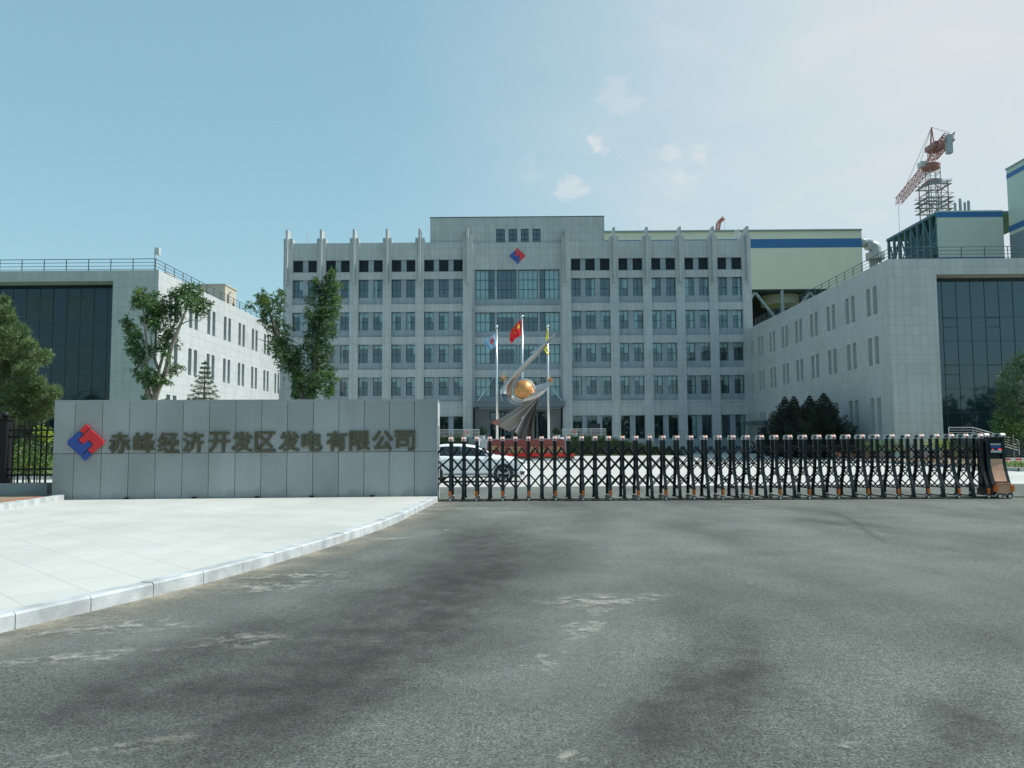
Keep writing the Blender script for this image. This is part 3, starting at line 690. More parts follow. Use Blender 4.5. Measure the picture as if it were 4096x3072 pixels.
tw.build('tower', m_stone, office)
MB().box(TX0 - .05, TX1 + .05, YF + .36, YF + .62, TZ, TZ + .07).build('tower_coping', m_frame, office)
for a, b in txx: wins.append((a, b, tz0, tz1, 20))
fl = MB()
fl.box(-XE + .31, XE - .31, 101.2, 101.3, 0, PARA - 1.1).box(TX0 + .4, TX1 - .4, 101.2, 101.3, PARA - .6, TZ - .6)
for r, (z0, z1, sp) in rows.items(): fl.box(-XE + .31, XE - .31, YS + .51, 101.19, sp - .35, sp - .1)
for x in np.arange(-26, 27, 3.98): fl.box(x, x + .12, YS + .6, 101.19, 0, PARA - 1.1)
fl.build('inner_rooms', m_room, office)

stuff_frames = MB(); stuff_glass = MB()
YW = YS + .22
random.seed(11)
def frame_bars(mb, a, b, z0, z1, cols, trans, wv=.055, y=YW, openw=None):
    mb.box(a, b, y, y + .07, z0, z0 + wv).box(a, b, y, y + .07, z1 - wv, z1)
    mb.box(a, a + wv, y, y + .07, z0 + wv, z1 - wv).box(b - wv, b, y, y + .07, z0 + wv, z1 - wv)
    for c in cols: x = a + (b - a) * c; mb.box(x - wv / 2, x + wv / 2, y + .003, y + .067, z0 + wv, z1 - wv)
    for t in trans: z = z0 + (z1 - z0) * t; mb.box(a + wv, b - wv, y - .003, y + .064, z - wv / 2, z + wv / 2)
for (a, b, z0, z1, r) in wins:
    yw = YW if r != 20 else YF + .42 + .2
    if r == 6:
        lm = MB()
        k = 0
        while z0 + .05 + k * .13 < z1 - .06:
            z = z0 + .05 + k * .13; lm.add([(a + .04, yw - .1, z), (b - .04, yw - .1, z), (b - .04, yw, z + .12), (a + .04, yw, z + .12)], ((0, 1, 2, 3),)); k += 1
        lm.box(a, a + .05, yw - .12, yw + .05, z0, z1).box(b - .05, b, yw - .12, yw + .05, z0, z1).box(a + .05, b - .05, yw + .03, yw + .05, z0, z1)
        lm.build('louvre', m_louvre, office); continue
    fr = MB(); gl = MB().quad((a + .03, yw + .03, z0 + .03), (b - .03, yw + .03, z0 + .03), (b - .03, yw + .03, z1 - .03), (a + .03, yw + .03, z1 - .03))
    W_ = b - a; H_ = z1 - z0
    if r >= 20: frame_bars(fr, a, b, z0, z1, (.5,), (.28, .62), .05, yw)
    elif r >= 10: frame_bars(fr, a, b, z0, z1, (.25, .5, .75), (.335, .66) if r == 15 else (.5,), .055)
    else: frame_bars(fr, a, b, z0, z1, (.5,), (.45,), .05)
    hidden = (r == 1 and b < -8.8)
    if hidden:
        frame_bars(stuff_frames, a, b, z0, z1, (.5,), (.45,), .05); continue
    f = fr.build('window', m_frame, office); gl.build('pane', m_glass, f)
    # curtains behind the glass
    cm = MB(); yc = yw + .22
    def cloth(x0, x1, za, zb, yy=yc, sl=0.0):
        n = max(2, int((x1 - x0) / .09)); n = min(n, 30)
        for k in range(n):
            u0, u1 = x0 + (x1 - x0) * k / n, x0 + (x1 - x0) * (k + 1) / n; d0, d1 = .03 * (k % 2), .03 * ((k + 1) % 2)
            cm.quad((u0, yy + d0, za), (u1, yy + d1, za), (u1, yy + d1, zb), (u0, yy + d0, zb))
    t = random.random()
    if r in (2, 3, 4):
        cloth(a, b, z1 - H_ * random.uniform(.18, .26), z1 + .1)
        side = random.choice((-1, 1, 1))
        wdt = W_ * random.uniform(.18, .5) * (1 if t < .75 else .3)
        if side < 0: cloth(a, a + wdt, z0, z1 - .2, yc + .06)
        else: cloth(b - wdt, b, z0, z1 - .2, yc + .06)
    elif r == 5 and t < .55:
        wdt = W_ * random.uniform(.2, .6)
        if random.random() < .5: cloth(a, a + wdt, z0, z1 + .1)
        else: cloth(b - wdt, b, z0, z1 + .1)
    elif 10 < r < 20:
        i = [k for k, c in enumerate(cgx) if abs(c[0] - a) < .01][0]
        if i == 0: cloth(a, b - W_ * (.28 if r != 15 else .35), z0, z1 + .1)
        if i == 3: cloth(a + W_ * .3, b, z0, z1 + .1)
        if i in (1, 2) and r != 15:
            cloth(a, b, z1 - H_ * .22, z1 + .1); cloth(b - W_ * .12, b, z0, z1, yc + .06) if i == 1 else cloth(a, a + W_ * .12, z0, z1, yc + .06)
        if i == 2 and r == 15: cloth(a, b, z0, z1 + .1)
    elif r == 1 and t < .25: cloth(b - W_ * .4, b, z0 + .2, z1)
    elif r == 20: pass
    if cm.v: cm.build('curtain', m_curt, f)
    # a dark panel fills one lower sash of some windows
    if r in (1, 2, 3, 4, 5) and random.random() < .6:
        sx = a + W_ * (.5 if random.random() < .6 else 0)
        MB().box(sx + .05, sx + W_ * .5 - .03, yw + .085, yw + .1, z0 + .05, z0 + H_ * .45 - .03).build('dark_sash_panel', m_dark, f)
    elif r in (12, 13, 14) and i in (1, 2):
        sx = a if (i == 1) else a + W_ * .75
        MB().box(sx + .05, sx + W_ * .25 - .03, yw + .085, yw + .1, z0 + .05, z0 + H_ * .5 - .03).build('dark_sash_panel', m_dark, f)
o = stuff_frames.build('low_window_row', m_frame, office); o['kind'] = 'stuff'
emx, emz = P(2070, 1023, YF).x, P(2070, 1023, YF).z
emblem(office, emx, emz, P(2100, 1023, YF).x - P(2040, 1023, YF).x + .1, YF + .098, .09)
# entrance: recess, doors, canopy hung on rods
er = MB().box(ENT[0], ENT[1], YF + 2.2, YF + 2.35, 2.05, ENT[3] + .4).box(ENT[0] - .12, ENT[0], YS + .0, YF + 2.3, 2.05, ENT[3]).box(ENT[1], ENT[1] + .12, YS, YF + 2.3, 2.05, ENT[3])
er.box(ENT[0], ENT[1], YS, YF + 2.2, ENT[3], ENT[3] + .15)
er.build('entrance_recess', m_stone, office)
for x0, x1 in ((-3.35, -.85), (-.45, 1.75), (2.05, 3.75)):
    d = MB().box(x0, x1, YF + 2.05, YF + 2.19, 2.06, 5.35).build('entrance_door', m_dark, office)
    f_ = MB(); frame_bars(f_, x0, x1, 2.06, 5.35, (.25, .5, .75), (.72,), .07, YF + 1.96); f_.build('door_frame', m_frame, d)
    MB().quad((x0 + .05, YF + 2.0, 2.1), (x1 - .05, YF + 2.0, 2.1), (x1 - .05, YF + 2.0, 5.3), (x0 + .05, YF + 2.0, 5.3)).build('door_glass', m_glass, d)
cz0, cz1 = P(2070, 1637, 93.8).z, P(2070, 1609, 93.8).z
cx0, cx1 = P(1899, 1620, 93.8).x, P(2260, 1620, 93.8).x
can = MB().box(cx0, cx1, 93.8, YF + .04, cz0 + .3, cz1).box(cx0 - .06, cx1 + .06, 93.74, YF + .04, cz1 + .002, cz1 + .14).box(cx0 + .45, cx1 - .45, 94.2, YF + .04, cz0, cz0 + .298)
can.build('entrance_canopy', m_canopy, office)
rods = MB()
for (pa, pb) in (((1985, 1497), (1909, 1607)), ((2165, 1492), (2246, 1603)), ((1990, 1530), (2010, 1607)), ((2152, 1530), (2150, 1607))):
    rods.tube([P(*pa, YF + .0), P(*pb, 94.0)], .035, 6)
rods.build('canopy_rods', m_steelp, office)
# small door beside the entrance, in the first bay on the right
x0, x1 = P(2359, 1700, YF).x, P(2399, 1700, YF).x
d = MB().box(x0, x1, YS - .06, YS - .003, 2.05, P(2380, 1697, YF).z).build('side_door', m_dark, office)
f_ = MB().box(x0 - .07, x0, YS - .09, YS - .003, 2.05, P(2380, 1697, YF).z).box(x1, x1 + .07, YS - .09, YS - .003, 2.05, P(2380, 1697, YF).z).box(x0 - .07, x1 + .07, YS - .09, YS - .003, P(2380, 1697, YF).z, P(2380, 1697, YF).z + .08).build('door_frame', m_frame, d)
# lightning pole, roof antennas
def antenna(px, ptop, pbot, Y, label, panels=0):
    a = P(px, pbot, Y); b = P(px, ptop, Y)
    t = thing('roof_antenna', (a.x, Y, a.z), label, 'antenna')
    MB().tube([a, b], .07, 8).build('mast', m_grey, t)
    for k in range(panels):
        MB().box(a.x - .45 + k * .5, a.x - .25 + k * .5, Y - .3, Y - .18, b.z - 1.4 - .3 * k, b.z - .2 - .3 * k).build('panel', m_grey, t)
antenna(1233, 928, 975, 104, 'thin white pole on the office roof near its left end')
antenna(2954, 915, 965, 104, 'grey mast with panel antennas on the office roof near its right end', 3)

# terrace, stairs and ramps in front of the entrance
tr = thing('entrance_terrace', (0, 91, 0), 'raised stone terrace with stairs and sloping ramps before the office entrance', 'terrace')
TH = 2.03
MB().box(-9.8, 9.8, 86, YF + 2.19, -.1, TH).build('platform', m_wing, tr)
st = MB()
for k in range(12): st.box(-3.9, 4.4, 86 - .34 * (k + 1), 86.0 - .34 * k, 0, TH - .15 * (k + 1))
st.build('stairs', m_kerb, tr)
for x in (-4.35, 4.42):
    ck = MB().prism([(x, 86.3, TH + .12), (x, 86.3, .1), (x, 81.6, .1), (x, 81.6, .7), (x, 84.9, TH + .12)], (.38, 0, 0)); ck.build('stair_cheek', m_kerb, tr)
for s in (-1, 1):
    rp = MB().prism([(s * 9.8, 86, TH), (s * 17.6, 86, .5), (s * 17.6, 86, -.1), (s * 9.8, 86, -.1)], (0, 3.2, 0)); rp.build('ramp', m_wing, tr)
    rw = MB().prism([(s * 9.8, 85.8, TH + .22), (s * 18.2, 85.8, .62), (s * 18.2, 85.8, .42), (s * 9.8, 85.8, TH - .02)], (0, .18, 0)); rw.build('ramp_kerb', m_kerb, tr)
def railing(name, pts, h, label, n_rails=5, step=1.5, mat=m_steelp, cat='railing', rad=.022, finial=False, group=None):
    """level or sloping rail along pts (feet)"""
    o = thing(name, tuple(pts[0]), label, cat, group)
    for (a, b) in zip(pts, pts[1:]):
        a = Vector(a); b = Vector(b); n = max(1, round((b - a).length / step))
        for k in range(n + 1):
            p = a + (b - a) * k / n; MB().tube([p, p + Vector((0, 0, h))], rad * 1.3, 6).build('post', mat, o)
        rl = MB()
        for r in range(n_rails):
            z = Vector((0, 0, h - r * (h - .12) / max(1, n_rails - (0 if n_rails == 1 else 0)))); rl.tube([a + z, b + z], rad if r else rad * 1.5, 6)
        rl.build('rail', mat, o)
    return o
yb = 86.25
railing('terrace_railing', [(P(1700, 1752, yb).x, yb, TH), (P(1917, 1752, yb).x, yb, TH)], 1.0, 'steel railing on the terrace edge left of the red inscribed base', 6, 1.6, group='steel railings on the terrace')
railing('terrace_railing', [(P(2250, 1752, yb).x, yb, TH), (P(2423, 1752, yb).x, yb, TH)], 1.0, 'steel railing on the terrace edge right of the red inscribed base', 6, 1.6, group='steel railings on the terrace')
railing('stair_railing', [(.35, 86.3, TH), (.35, 82.2, .3)], .95, 'steel stair railing half hidden behind the sculpture tails', 4, 1.4)

# ------------------------------------------------------------------ three-storey wings
RZ = 15.25
def wing(s, yf, label, pair_y, single, win_rows):
    t = thing('office_wing', (s * 28.08, yf, 0), label, 'office wing')
    XI, XR, XO, YB = 28.08, 31.66, 62.0, 118.0
    X = lambda x: s * x
    zb = P(3800 if s > 0 else 300, 1097 if s > 0 else 1125, yf).z
    # front: pier, beam over the glass
    m = MB().box(X(XI + .35), X(XR), yf, yf + .6, -.1, zb - .0).box(X(XI + .35), X(XO), yf, yf + .6, zb + .002, RZ)
    m.box(X(XR), X(XR + .02), yf + .6, yf + 2.2, -.1, zb).box(X(XR), X(XO), yf + .6, yf + 2.2, zb + .002, zb + .2)
    m.box(X(XR - .3), X(XR), yf + .6, yf + 2.2, -.1, zb)
    m.build('front_wall', m_wing, t)
    # courtyard wall with paired slit windows
    hs = []
    for (z0, z1) in win_rows:
        for y in pair_y:
            for dy in (-.6, .6): hs.append((y + dy - .36, y + dy + .36, z0, z1))
        if single: hs.append((single - .36, single + .2, z0, z1))
    m = MB(); wall_holes(m, (X(XI), 0, 0), (0, 1, 0), (s, 0, 0), yf, YF - .02 if s > 0 else YF - .02, -.1, RZ, hs, .5)
    m.box(X(XI + .001), X(XI + .35), yf + .001, yf + .02, -.1, RZ)
    m.quad((X(XI), yf, RZ), (X(XI), YF, RZ), (X(XI + .5), YF, RZ), (X(XI + .5), yf, RZ)); m.quad((X(XI), yf, -.1), (X(XI), yf, RZ), (X(XI + .36), yf, RZ), (X(XI + .36), yf, -.1))
    m.build('courtyard_wall', m_wing, t)
    for (a, b, z0, z1) in hs:
        f = MB(); xa, xb = X(XI + .40), X(XI + .46)
        f.box(xa, xb, a, a + .05, z0, z1).box(xa, xb, b - .05, b, z0, z1).box(xa, xb, a + .05, b - .05, z0, z0 + .05).box(xa, xb, a + .05, b - .05, z1 - .05, z1)
        f.box(xa, xb, a + .05, b - .05, z0 + (z1 - z0) * .4, z0 + (z1 - z0) * .4 + .05)
        fo = f.build('window', m_frame, t)
        MB().quad((X(XI + .43), a, z0), (X(XI + .43), b, z0), (X(XI + .43), b, z1), (X(XI + .43), a, z1)).build('pane', m_slit, fo)
    m = MB().box(X(XI + .5), X(XO), yf + 2.2, YB, RZ - .5, RZ - .3).box(X(XO), X(XO - .3), yf + .6, YB, -.1, RZ - .001).box(X(XI + .5), X(XO), YB - .3, YB, -.1, RZ - .6)
    m.box(X(XI + .5), X(XI + .6), yf + .7, YB - .4, -.1, RZ - .6)
    m.box(X(XI + .5), X(XO), yf + .61, yf + .8, RZ - .35, RZ)
    m.box(X(XI + .02), X(XI + .4), YF, YB, -.1, RZ)
    m.build('roof_slab', m_roof, t)
    # glass curtain wall
    yg = yf + 1.5
    cw = MB().quad((X(XR), yg, 0), (X(XO), yg, 0), (X(XO), yg, zb), (X(XR), yg, zb)).build('glass_wall', m_cglass if s > 0 else m_cglassl, t)
    mu = MB(); k = 0
    x = XR + .02
    while x < XO - .5:
        mu.box(X(x), X(x + .035), yg - .03, yg - .002, 0, zb); x += 1.09
    mu.build('mullions', m_frame, cw)
    mu = MB(); z = zb - .05; k = 0
    while z > .5: mu.box(X(XR), X(XO), yg - .025, yg - .003, z - .03, z); z -= 1.83 if k else 3.0; k += 1
    mu.build('transoms', m_frame, cw)
    random.seed(5 + s)
    for (cx, cz_) in ((2, 1), (5, 1), (8, 1), (2, 3), (5, 3), (8, 3)):
        if s > 0:     # opening lights with a dark rim
            x0 = XR + .08 + (cx - 1) * 1.09; z1 = zb - .1 - (3.0 if cz_ == 1 else 6.66); mu = MB()
            mu.box(X(x0), X(x0 + 1.0), yg - .05, yg - .004, z1 - .02, z1).box(X(x0), X(x0 + 1.0), yg - .05, yg - .004, z1 - .72, z1 - .70)
            mu.build('opening_light', m_black, cw)
        else:         # dark panels set just in front of the glass
            x0 = XR + .08 + (cx - .0) * 1.09; z1 = zb - .9 - (.0 if cz_ == 1 else 3.66)
            MB().box(X(x0), X(x0 + 2.1), yg - .012, yg - .004, z1 - 1.9, z1).build('dark_panel', m_louvre, cw)
    # roof railing
    rl = MB()
    pts = [Vector((X(XO), yf + .35, RZ)), Vector((X(XI + .45), yf + .35, RZ)), Vector((X(XI + .45), YF - .3, RZ))]
    if s > 0:
        pass
    for (a, b) in zip(pts, pts[1:]):
        n = round((b - a).length / 1.78)
        for k in range(n + 1):
            p = a + (b - a) * k / n; rl.tube([p, p + Vector((0, 0, 1.0))], .032, 6)
        for z in (.98, .70, .42, .16): rl.tube([a + Vector((0, 0, z)), b + Vector((0, 0, z))], .03 if z > .9 else .022, 6)
    rl.build('roof_railing', m_rail, t)
    return t
y_of = lambda px, s: s * 28.08 * F / (px - 2072)
lz = [(P(826, 1346, 74.6).z, P(826, 1249, 74.6).z), (P(893, 1532, 78).z, P(893, 1437, 78).z), (2.4, 5.6)]
rz_ = [(P(3511, 1257, 63.4).z, P(3511, 1145.7, 63.4).z), (P(3511, 1457, 63.4).z, P(3511, 1346, 63.4).z), (P(3520, 1731, 63.4).z, P(3520, 1590.5, 63.4).z)]
wl = wing(-1, 62.7, 'sunlit pale three-storey wing on the left with a dark glass front', [65.6 + 4.1 * k for k in range(8)], None, lz)
wr = wing(1, 60.8, 'shaded three-storey wing on the right with rows of paired slit windows', [63.9 + 4.2 * k for k in range(8)], 96.6, rz_)
# camera on the corner of the left roof
t = thing('roof_camera', (-28.6, 63.05, RZ), 'small white camera box on a post at the corner of the left roof', 'camera')
MB().tube([(-28.6, 63.05, RZ), (-28.6, 63.05, RZ + 1.75)], .04, 6).build('post', m_grey, t)
MB().box(-28.55, -28.2, 62.9, 63.2, RZ + 1.3, RZ + 1.85).build('housing', m_grey, t)
# stair house on the left roof
sx1 = -30.6; sx0 = P(803, 1137, 84).x; sz = P(892, 1140, 84).z
t = thing('roof_stair_house', (sx0, 84, RZ), 'beige box-shaped stair house on the roof of the left wing', 'stair house')
MB().box(sx0, sx1, 84, 87.4, RZ - .3, sz).build('wall', m_beige, t)
MB().box(sx0 - .08, sx1 + .08, 83.9, 87.5, sz, sz + .12).build('coping', m_beige, t)
MB().tube([(sx1 + .1, 84.9, RZ), (sx1 + .1, 84.9, sz - .7), (sx1 + .35, 84.9, sz - .55)], .07, 8).build('vent_pipe', m_crang, t)
MB().box(sx1, sx1 + .03, 86.2, 86.8, RZ + 1, RZ + 1.5).build('window', m_dark, t)
t = thing('roof_cabinet', (-31.5, 71, RZ), 'small white cabinet on the left roof beside the tree tops', 'cabinet')
MB().box(-32.5, -31.1, 71, 73, RZ - .3, RZ + 1.5).build('case', m_beige, t); MB().box(-32.6, -31.0, 70.9, 73.1, RZ + 1.5, RZ + 1.6).build('lid', m_kerb, t)
# little side door with a canopy in the right wing
t = thing('side_porch', (28.0, 94, .3), 'small flat canopy over a side door in the inner corner of the right wing', 'porch')
MB().box(26.6, 28.06, 91.8, 96.4, P(3040, 1697, 94).z, P(3040, 1685, 94).z).build('canopy', m_canopy, t)
MB().box(27.9, 28.06, 91.9, 93.4, gz(93) + .8, P(3066, 1708, 92.5).z).build('door', m_dark, t)
stp = MB()
for k in range(5): stp.box(25.4 + .4 * k, 28.05, 91.3, 96, gz(93), gz(93) + .16 * (k + 1))
stp.build('steps', m_kerb, t)
railing('porch_railing', [(24.9, 91.4, .3), (26.9, 91.4, 1.1)], 1.0, 'sloping steel railing beside the side door steps', 5, 1.0)
railing('wing_ramp_railing', [(30.9, 58.6, 1.45), (32.6, 58.6, 1.45), (35.0, 57.2, .5)], 1.0, 'pale handrail sloping down in front of the right wing glass', 5, 1.2)

# ------------------------------------------------------------------ power plant behind
def pbox(t, x0, x1, y0, y1, z0, z1, mat=None, nm='wall'):
    return MB().box(x0, x1, y0, y1, z0, z1).build(nm, mat or m_cream, t)
# air-cooled condenser hall
YA = 200.0
x1 = P(3446, 930, YA).x; zt = P(3200, 924, YA).z; zbm = P(3200, 1156, YA).z; zs1 = P(3200, 955, YA).z; zs0 = P(3200, 991, YA).z
t = thing('condenser_hall', (45, YA, 0), 'huge cream condenser hall with a broad blue stripe behind the office block', 'industrial building')
pbox(t, 6, x1, YA, YA + 45, zs1, zt); pbox(t, 6, x1, YA, YA + 45, zbm, zs0); pbox(t, 6, x1, YA - .02, YA + 45.02, zs0, zs1, m_pblue, 'stripe')
MB().box(6, x1, YA - .4, YA + .3, zt, zt + .35).build('coping', m_crang, t)
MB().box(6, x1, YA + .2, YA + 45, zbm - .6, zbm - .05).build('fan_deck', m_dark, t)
for k in range(4):
    xc = P(3097, 1170, YA + 7).x + 1.5 + (k - 1) * 13.5
    MB().lathe((xc, YA + 7.5, zbm - 2.9), [(4.6, 0), (4.7, .2), (4.7, 2.2), (5.1, 2.6), (4.9, 2.6), (4.5, 2.2), (4.5, .2)], 32).build('fan_ring', m_beige, t)
    MB().lathe((xc, YA + 7.5, zbm - 2.7), [(4.4, 0), (4.4, .1)], 32).build('fan', m_dark, t)
fr = MB()
for k in range(6):
    xc = P(3115, 1200, YA).x + (k - 3) * 13.6 + 1
    fr.tube([(xc, YA + .5, 0), (xc, YA + .5, zbm)], .45, 8)
    fr.tube([(xc - 6.6, YA + .5, zbm - .8), (xc + .2, YA + .5, zbm - 9.8)], .42, 6); fr.tube([(xc + 6.8, YA + .5, zbm - .8), (xc + .2, YA + .5, zbm - 9.8)], .42, 6)
fr.tube([(8, YA + .5, zbm - 10.2), (x1, YA + .5, zbm - 10.2)], .35, 6).tube([(8, YA + .5, zbm - 14), (x1, YA + .5, zbm - 14)], .35, 6)
fr.build('support_frame', m_duct, t)
MB().box(8, x1 - 1, YA + 18, YA + 19, 0, zbm - .7).build('dark_backdrop', m_dark, t)  # dark sheet standing for the shaded space under the hall
# elbow duct
Yd = 207.0
q = lambda cx, cy: P(2896 + .5425 * cx, 850 + .5425 * cy, Yd)
t = thing('steam_duct', (q(1115, 400).x, Yd, 20), 'fat pale steam duct with an elbow beside the condenser hall', 'duct')
c0 = q(1010, 222); c1 = q(1085, 232); rr = (q(1160, 330).x - q(1072, 330).x) / 2
MB().tube([c0 - Vector((3, 0, 0)), c0, c0 + Vector((1.6, 0, 0))], rr * .86, 20).build('pipe', m_duct, t, smooth=True)
el = [q(1048, 240), q(1085, 243), q(1105, 252), q(1115, 270), q(1116, 300), q(1116, 322)]
MB().tube(el, [rr * .88, rr * .95, rr, rr, rr, rr], 20).build('elbow', m_duct, t, smooth=True)
MB().lathe(q(1116, 345) , [(rr * 1.55, -.1), (rr * 1.6, .2), (rr * 1.6, 1.6), (rr * 1.05, 1.7)], 8).build('collar', m_crang, t)
MB().tube([q(1116, 345), Vector((q(1116, 345).x, Yd, 5))], rr * .98, 20).build('riser', m_duct, t, smooth=True)
# boiler-side hall with an open steel flank
YC = 150.0
hx0 = P(3751.5, 838, YC).x; hz = P(3751.5, 838, YC).z; hx1 = 91.0
sa = P(3850, 847, YC).z; sb = P(3850, 869, YC).z; sc_ = P(3850, 1028, YC).z; sd_ = P(3850, 1040, YC).z
t = thing('boiler_hall', (hx0, YC, 0), 'cream hall with a thin blue stripe and an open blue-green steel flank', 'industrial building')
pbox(t, hx0, hx1, YC, YC + .6, sa, hz - .2, m_creamhaze); pbox(t, hx0, hx1, YC, YC + .6, sc_, sb, m_creamhaze); pbox(t, hx0, hx1, YC - .03, YC + .6, sb, sa, m_pblue, 'stripe'); pbox(t, hx0, hx1, YC - .03, YC + .6, sd_ - .6, sc_, m_pblue, 'stripe'); pbox(t, hx0, hx1, YC, YC + .6, 0, sd_ - .6)
pbox(t, hx0, hx1 + 10, YC + .6, 171.5, hz - .7, hz - .2, m_tsteel, 'roof')
fr = MB(); n = 8
for k in range(n + 1):
    y = YC + .9 + (171 - YC - .9) * k / n
    fr.bar((hx0 + .3, y, 0), (hx0 + .3, y, hz - .7), .45); 
    if k < n:
        y2 = YC + .9 + (171 - YC - .9) * (k + 1) / n
        for zz in (hz - 6, hz - 9, hz - 15, hz - 21): fr.bar((hx0 + .3, y, zz), (hx0 + .3, y2, zz), .30)
        if k % 2: fr.bar((hx0 + .3, y, hz - 6), (hx0 + .3, y2, hz - .9), .22); fr.bar((hx0 + .3, y, hz - 15), (hx0 + .3, y2, hz - 9), .22)
        else: fr.bar((hx0 + .3, y, hz - .9), (hx0 + .3, y2, hz - 6), .22); fr.bar((hx0 + .3, y, hz - 9), (hx0 + .3, y2, hz - 15), .22)
for k in range(6):
    x = hx0 + .3 + k * 2.2; fr.bar((x, 171, 0), (x, 171, hz - .7), .4); fr.bar((x, 171, hz - 6), (x + 2.2, 171, hz - .8), .2); fr.bar((x, 171, hz - 16), (x + 2.2, 171, hz - 9), .2)
fr.build('steel_flank', m_tsteel, t)
eq = MB().box(hx0 + 2.5, hx0 + 9, 152, 168, hz - 7, hz - 2).box(hx0 + 3.5, hx0 + 8, 152, 162, hz - 14, hz - 8).box(hx0 + 2, hx0 + 8, 153, 160, hz - 22, hz - 15.5)
for k in range(5): eq.lathe((hx0 + 1.8, 154 + 3.2 * k, hz - 13), [(.7, 0), (.9, .3), (.9, 3.2), (.4, 3.6)], 10)
eq.build('machinery', m_tsteel, t)
for (cx, w_, h_, b_) in ((947, .22, 2.0, 975), (1000, .26, 2.8, 968), (1046, .22, 2.1, 975), (1086, .27, 2.4, 970)):
    p = P(3450 + cx * .3918, 838, YC + 6); 
    tt = thing('roof_vent', (p.x, YC + 6, hz - .2), {947: 'leftmost grey vent tube on the roof of the boiler hall', 1000: 'tallest of the four grey vent tubes on the boiler hall roof', 1046: 'third vent tube from the left on the boiler hall roof', 1086: 'rightmost grey vent tube on the boiler hall roof'}[cx], 'vent', 'vent tubes on the boiler hall')
    MB().lathe((p.x, YC + 6, hz - .4), [(w_ * .5, 0), (w_ * .5, 1.0), (w_, 1.1), (w_, h_ + 1.3), (w_ * .8, h_ + 1.45)], 12).build('stack', m_crang, tt)
# tall block at the right edge, its long side running back
bx = P(4024, 681, YC).x; bz = P(4024, 681, YC).z
s1 = P(4024, 699, YC).z; s0 = P(4024, 717, YC).z; u1 = P(4036, 906, YC).z; u0 = P(4037, 930, YC).z; v0 = P(4037, 943, YC).z
t = thing('bunker_block', (bx, 130, 0), 'tall pale block with two blue stripes at the right edge of the view', 'industrial building')
for (a, b, m, nm, d) in ((s1, bz, m_creamhaze, 'wall', 0), (s0, s1, m_pblue, 'stripe', .03), (u1, s0, m_creamhaze, 'wall', 0), (u0, u1, m_pblue, 'stripe', .03), (v0, u0, m_creamhaze, 'wall', 0), (0, v0, m_pgrey, 'wall', .0)):
    MB().box(bx - d, bx + 30, 112 - d, YC - .05 + d, a, b).build(nm, m, t)
MB().box(bx - .2, bx + 30, 111.8, YC, bz, bz + .25).build('coping', m_crang, t)

# tower crane
YK = 185.0
q = lambda cx, cy, Y=YK: P(3450 + .3918 * cx, 450 + .3918 * cy, Y)
mc = q(716, 600); zc = q(690, 545).z
t = thing('tower_crane', (mc.x, YK, 0), 'red and grey tower crane with its jib pointing away above the power plant', 'crane')
MB().truss((mc.x, YK, 22), (mc.x, YK, zc), 2.3, 2.3, 22, .08, up=Vector((0, 1, 0))).build('mast', m_crang, t)
lc = q(728, 900)
cl = MB().truss((lc.x, YK, 26), (lc.x, YK, q(720, 720).z), 4.4, 4.4, 12, .10, up=Vector((0, 1, 0))); cl.build('climbing_frame', m_cranr, t)
pl = MB()
for cy, wd_ in ((765, 2.9), (900, 3.0), (945, 3.1), (1015, 3.0)):
    z = q(720, cy).z; [pl.box(lc.x + a_, lc.x + b_, YK + c_, YK + d_, z, z + .1) for a_, b_, c_, d_ in ((-wd_, wd_, -wd_, -wd_ + .7), (-wd_, wd_, wd_ - .7, wd_), (-wd_, -wd_ + .7, -wd_ + .7, wd_ - .7), (wd_ - .7, wd_, -wd_ + .7, wd_ - .7))]
    for sx in (-1, 1): pl.bar((lc.x + sx * wd_, YK - wd_, z + 1), (lc.x + sx * wd_, YK + wd_, z + 1), .08)
    for sy in (-1, 1): pl.bar((lc.x - wd_, YK + sy * wd_, z + 1), (lc.x + wd_, YK + sy * wd_, z + 1), .08)
pl.bar(q(700, 700), q(905, 700), .22).bar(q(700, 717), q(870, 717), .2)
pl.build('work_platforms', m_crang, t)
zt_ = q(720, 735).z; MB().prism([q(620, 750), q(650, 705), q(700, 672), q(800, 668), q(822, 700), q(740, 712)], (0, 2.0, 0)).build('guide_collar', m_cranr, t)
MB().lathe((mc.x - .4, YK, zc - .3), [(1.0, -.9), (1.9, -.5), (2.1, .5), (1.5, .8)], 16).build('slewing_ring', m_cranr, t)
root = q(708, 500); tip = P(3593, 806, 213)
fwd = (tip - root).normalized()
MB().truss(root, tip, 1.4, 1.7, 20, .075).build('jib', m_cranr, t)
cj = P(3799, 545, 168); MB().truss(q(712, 452), cj, 1.9, 1.5, 9, .11).build('counter_jib', m_cranr, t)
MB().box(q(750, 330, 177).x - 1.5, q(750, 330, 177).x + 1.4, 174.5, 179, q(740, 380, 177).z, q(740, 330, 177).z).build('winch_deck', m_cranr, t)
cw = P(3792, 580, 169); MB().box(cw.x - .5, cw.x + .5, 168, 169.2, cw.z - 2.0, cw.z + 2.0).build('counterweight', m_crang, t)
pk = q(705, 150)
MB().tube([q(690, 440), pk], .16, 5).tube([q(730, 320), pk], .14, 5).tube([q(700, 440, 184), pk], .12, 5).build('apex_frame', m_cranr, t)
MB().tube([pk, root.lerp(tip, .45) + Vector((0, 0, .8))], .06, 4).tube([pk, root.lerp(tip, .85) + Vector((0, 0, .8))], .06, 4).tube([pk, cj + Vector((0, 0, .8))], .07, 4).build('tie_bars', m_crang, t)
MB().box(q(620, 530).x - .9, q(620, 530).x + .9, 184, 186, q(620, 560).z, q(620, 510).z).build('cab', m_grey, t)
MB().tube([tip, tip - Vector((0, 0, 13))], .05, 4).build('hoist_cable', m_crang, t)
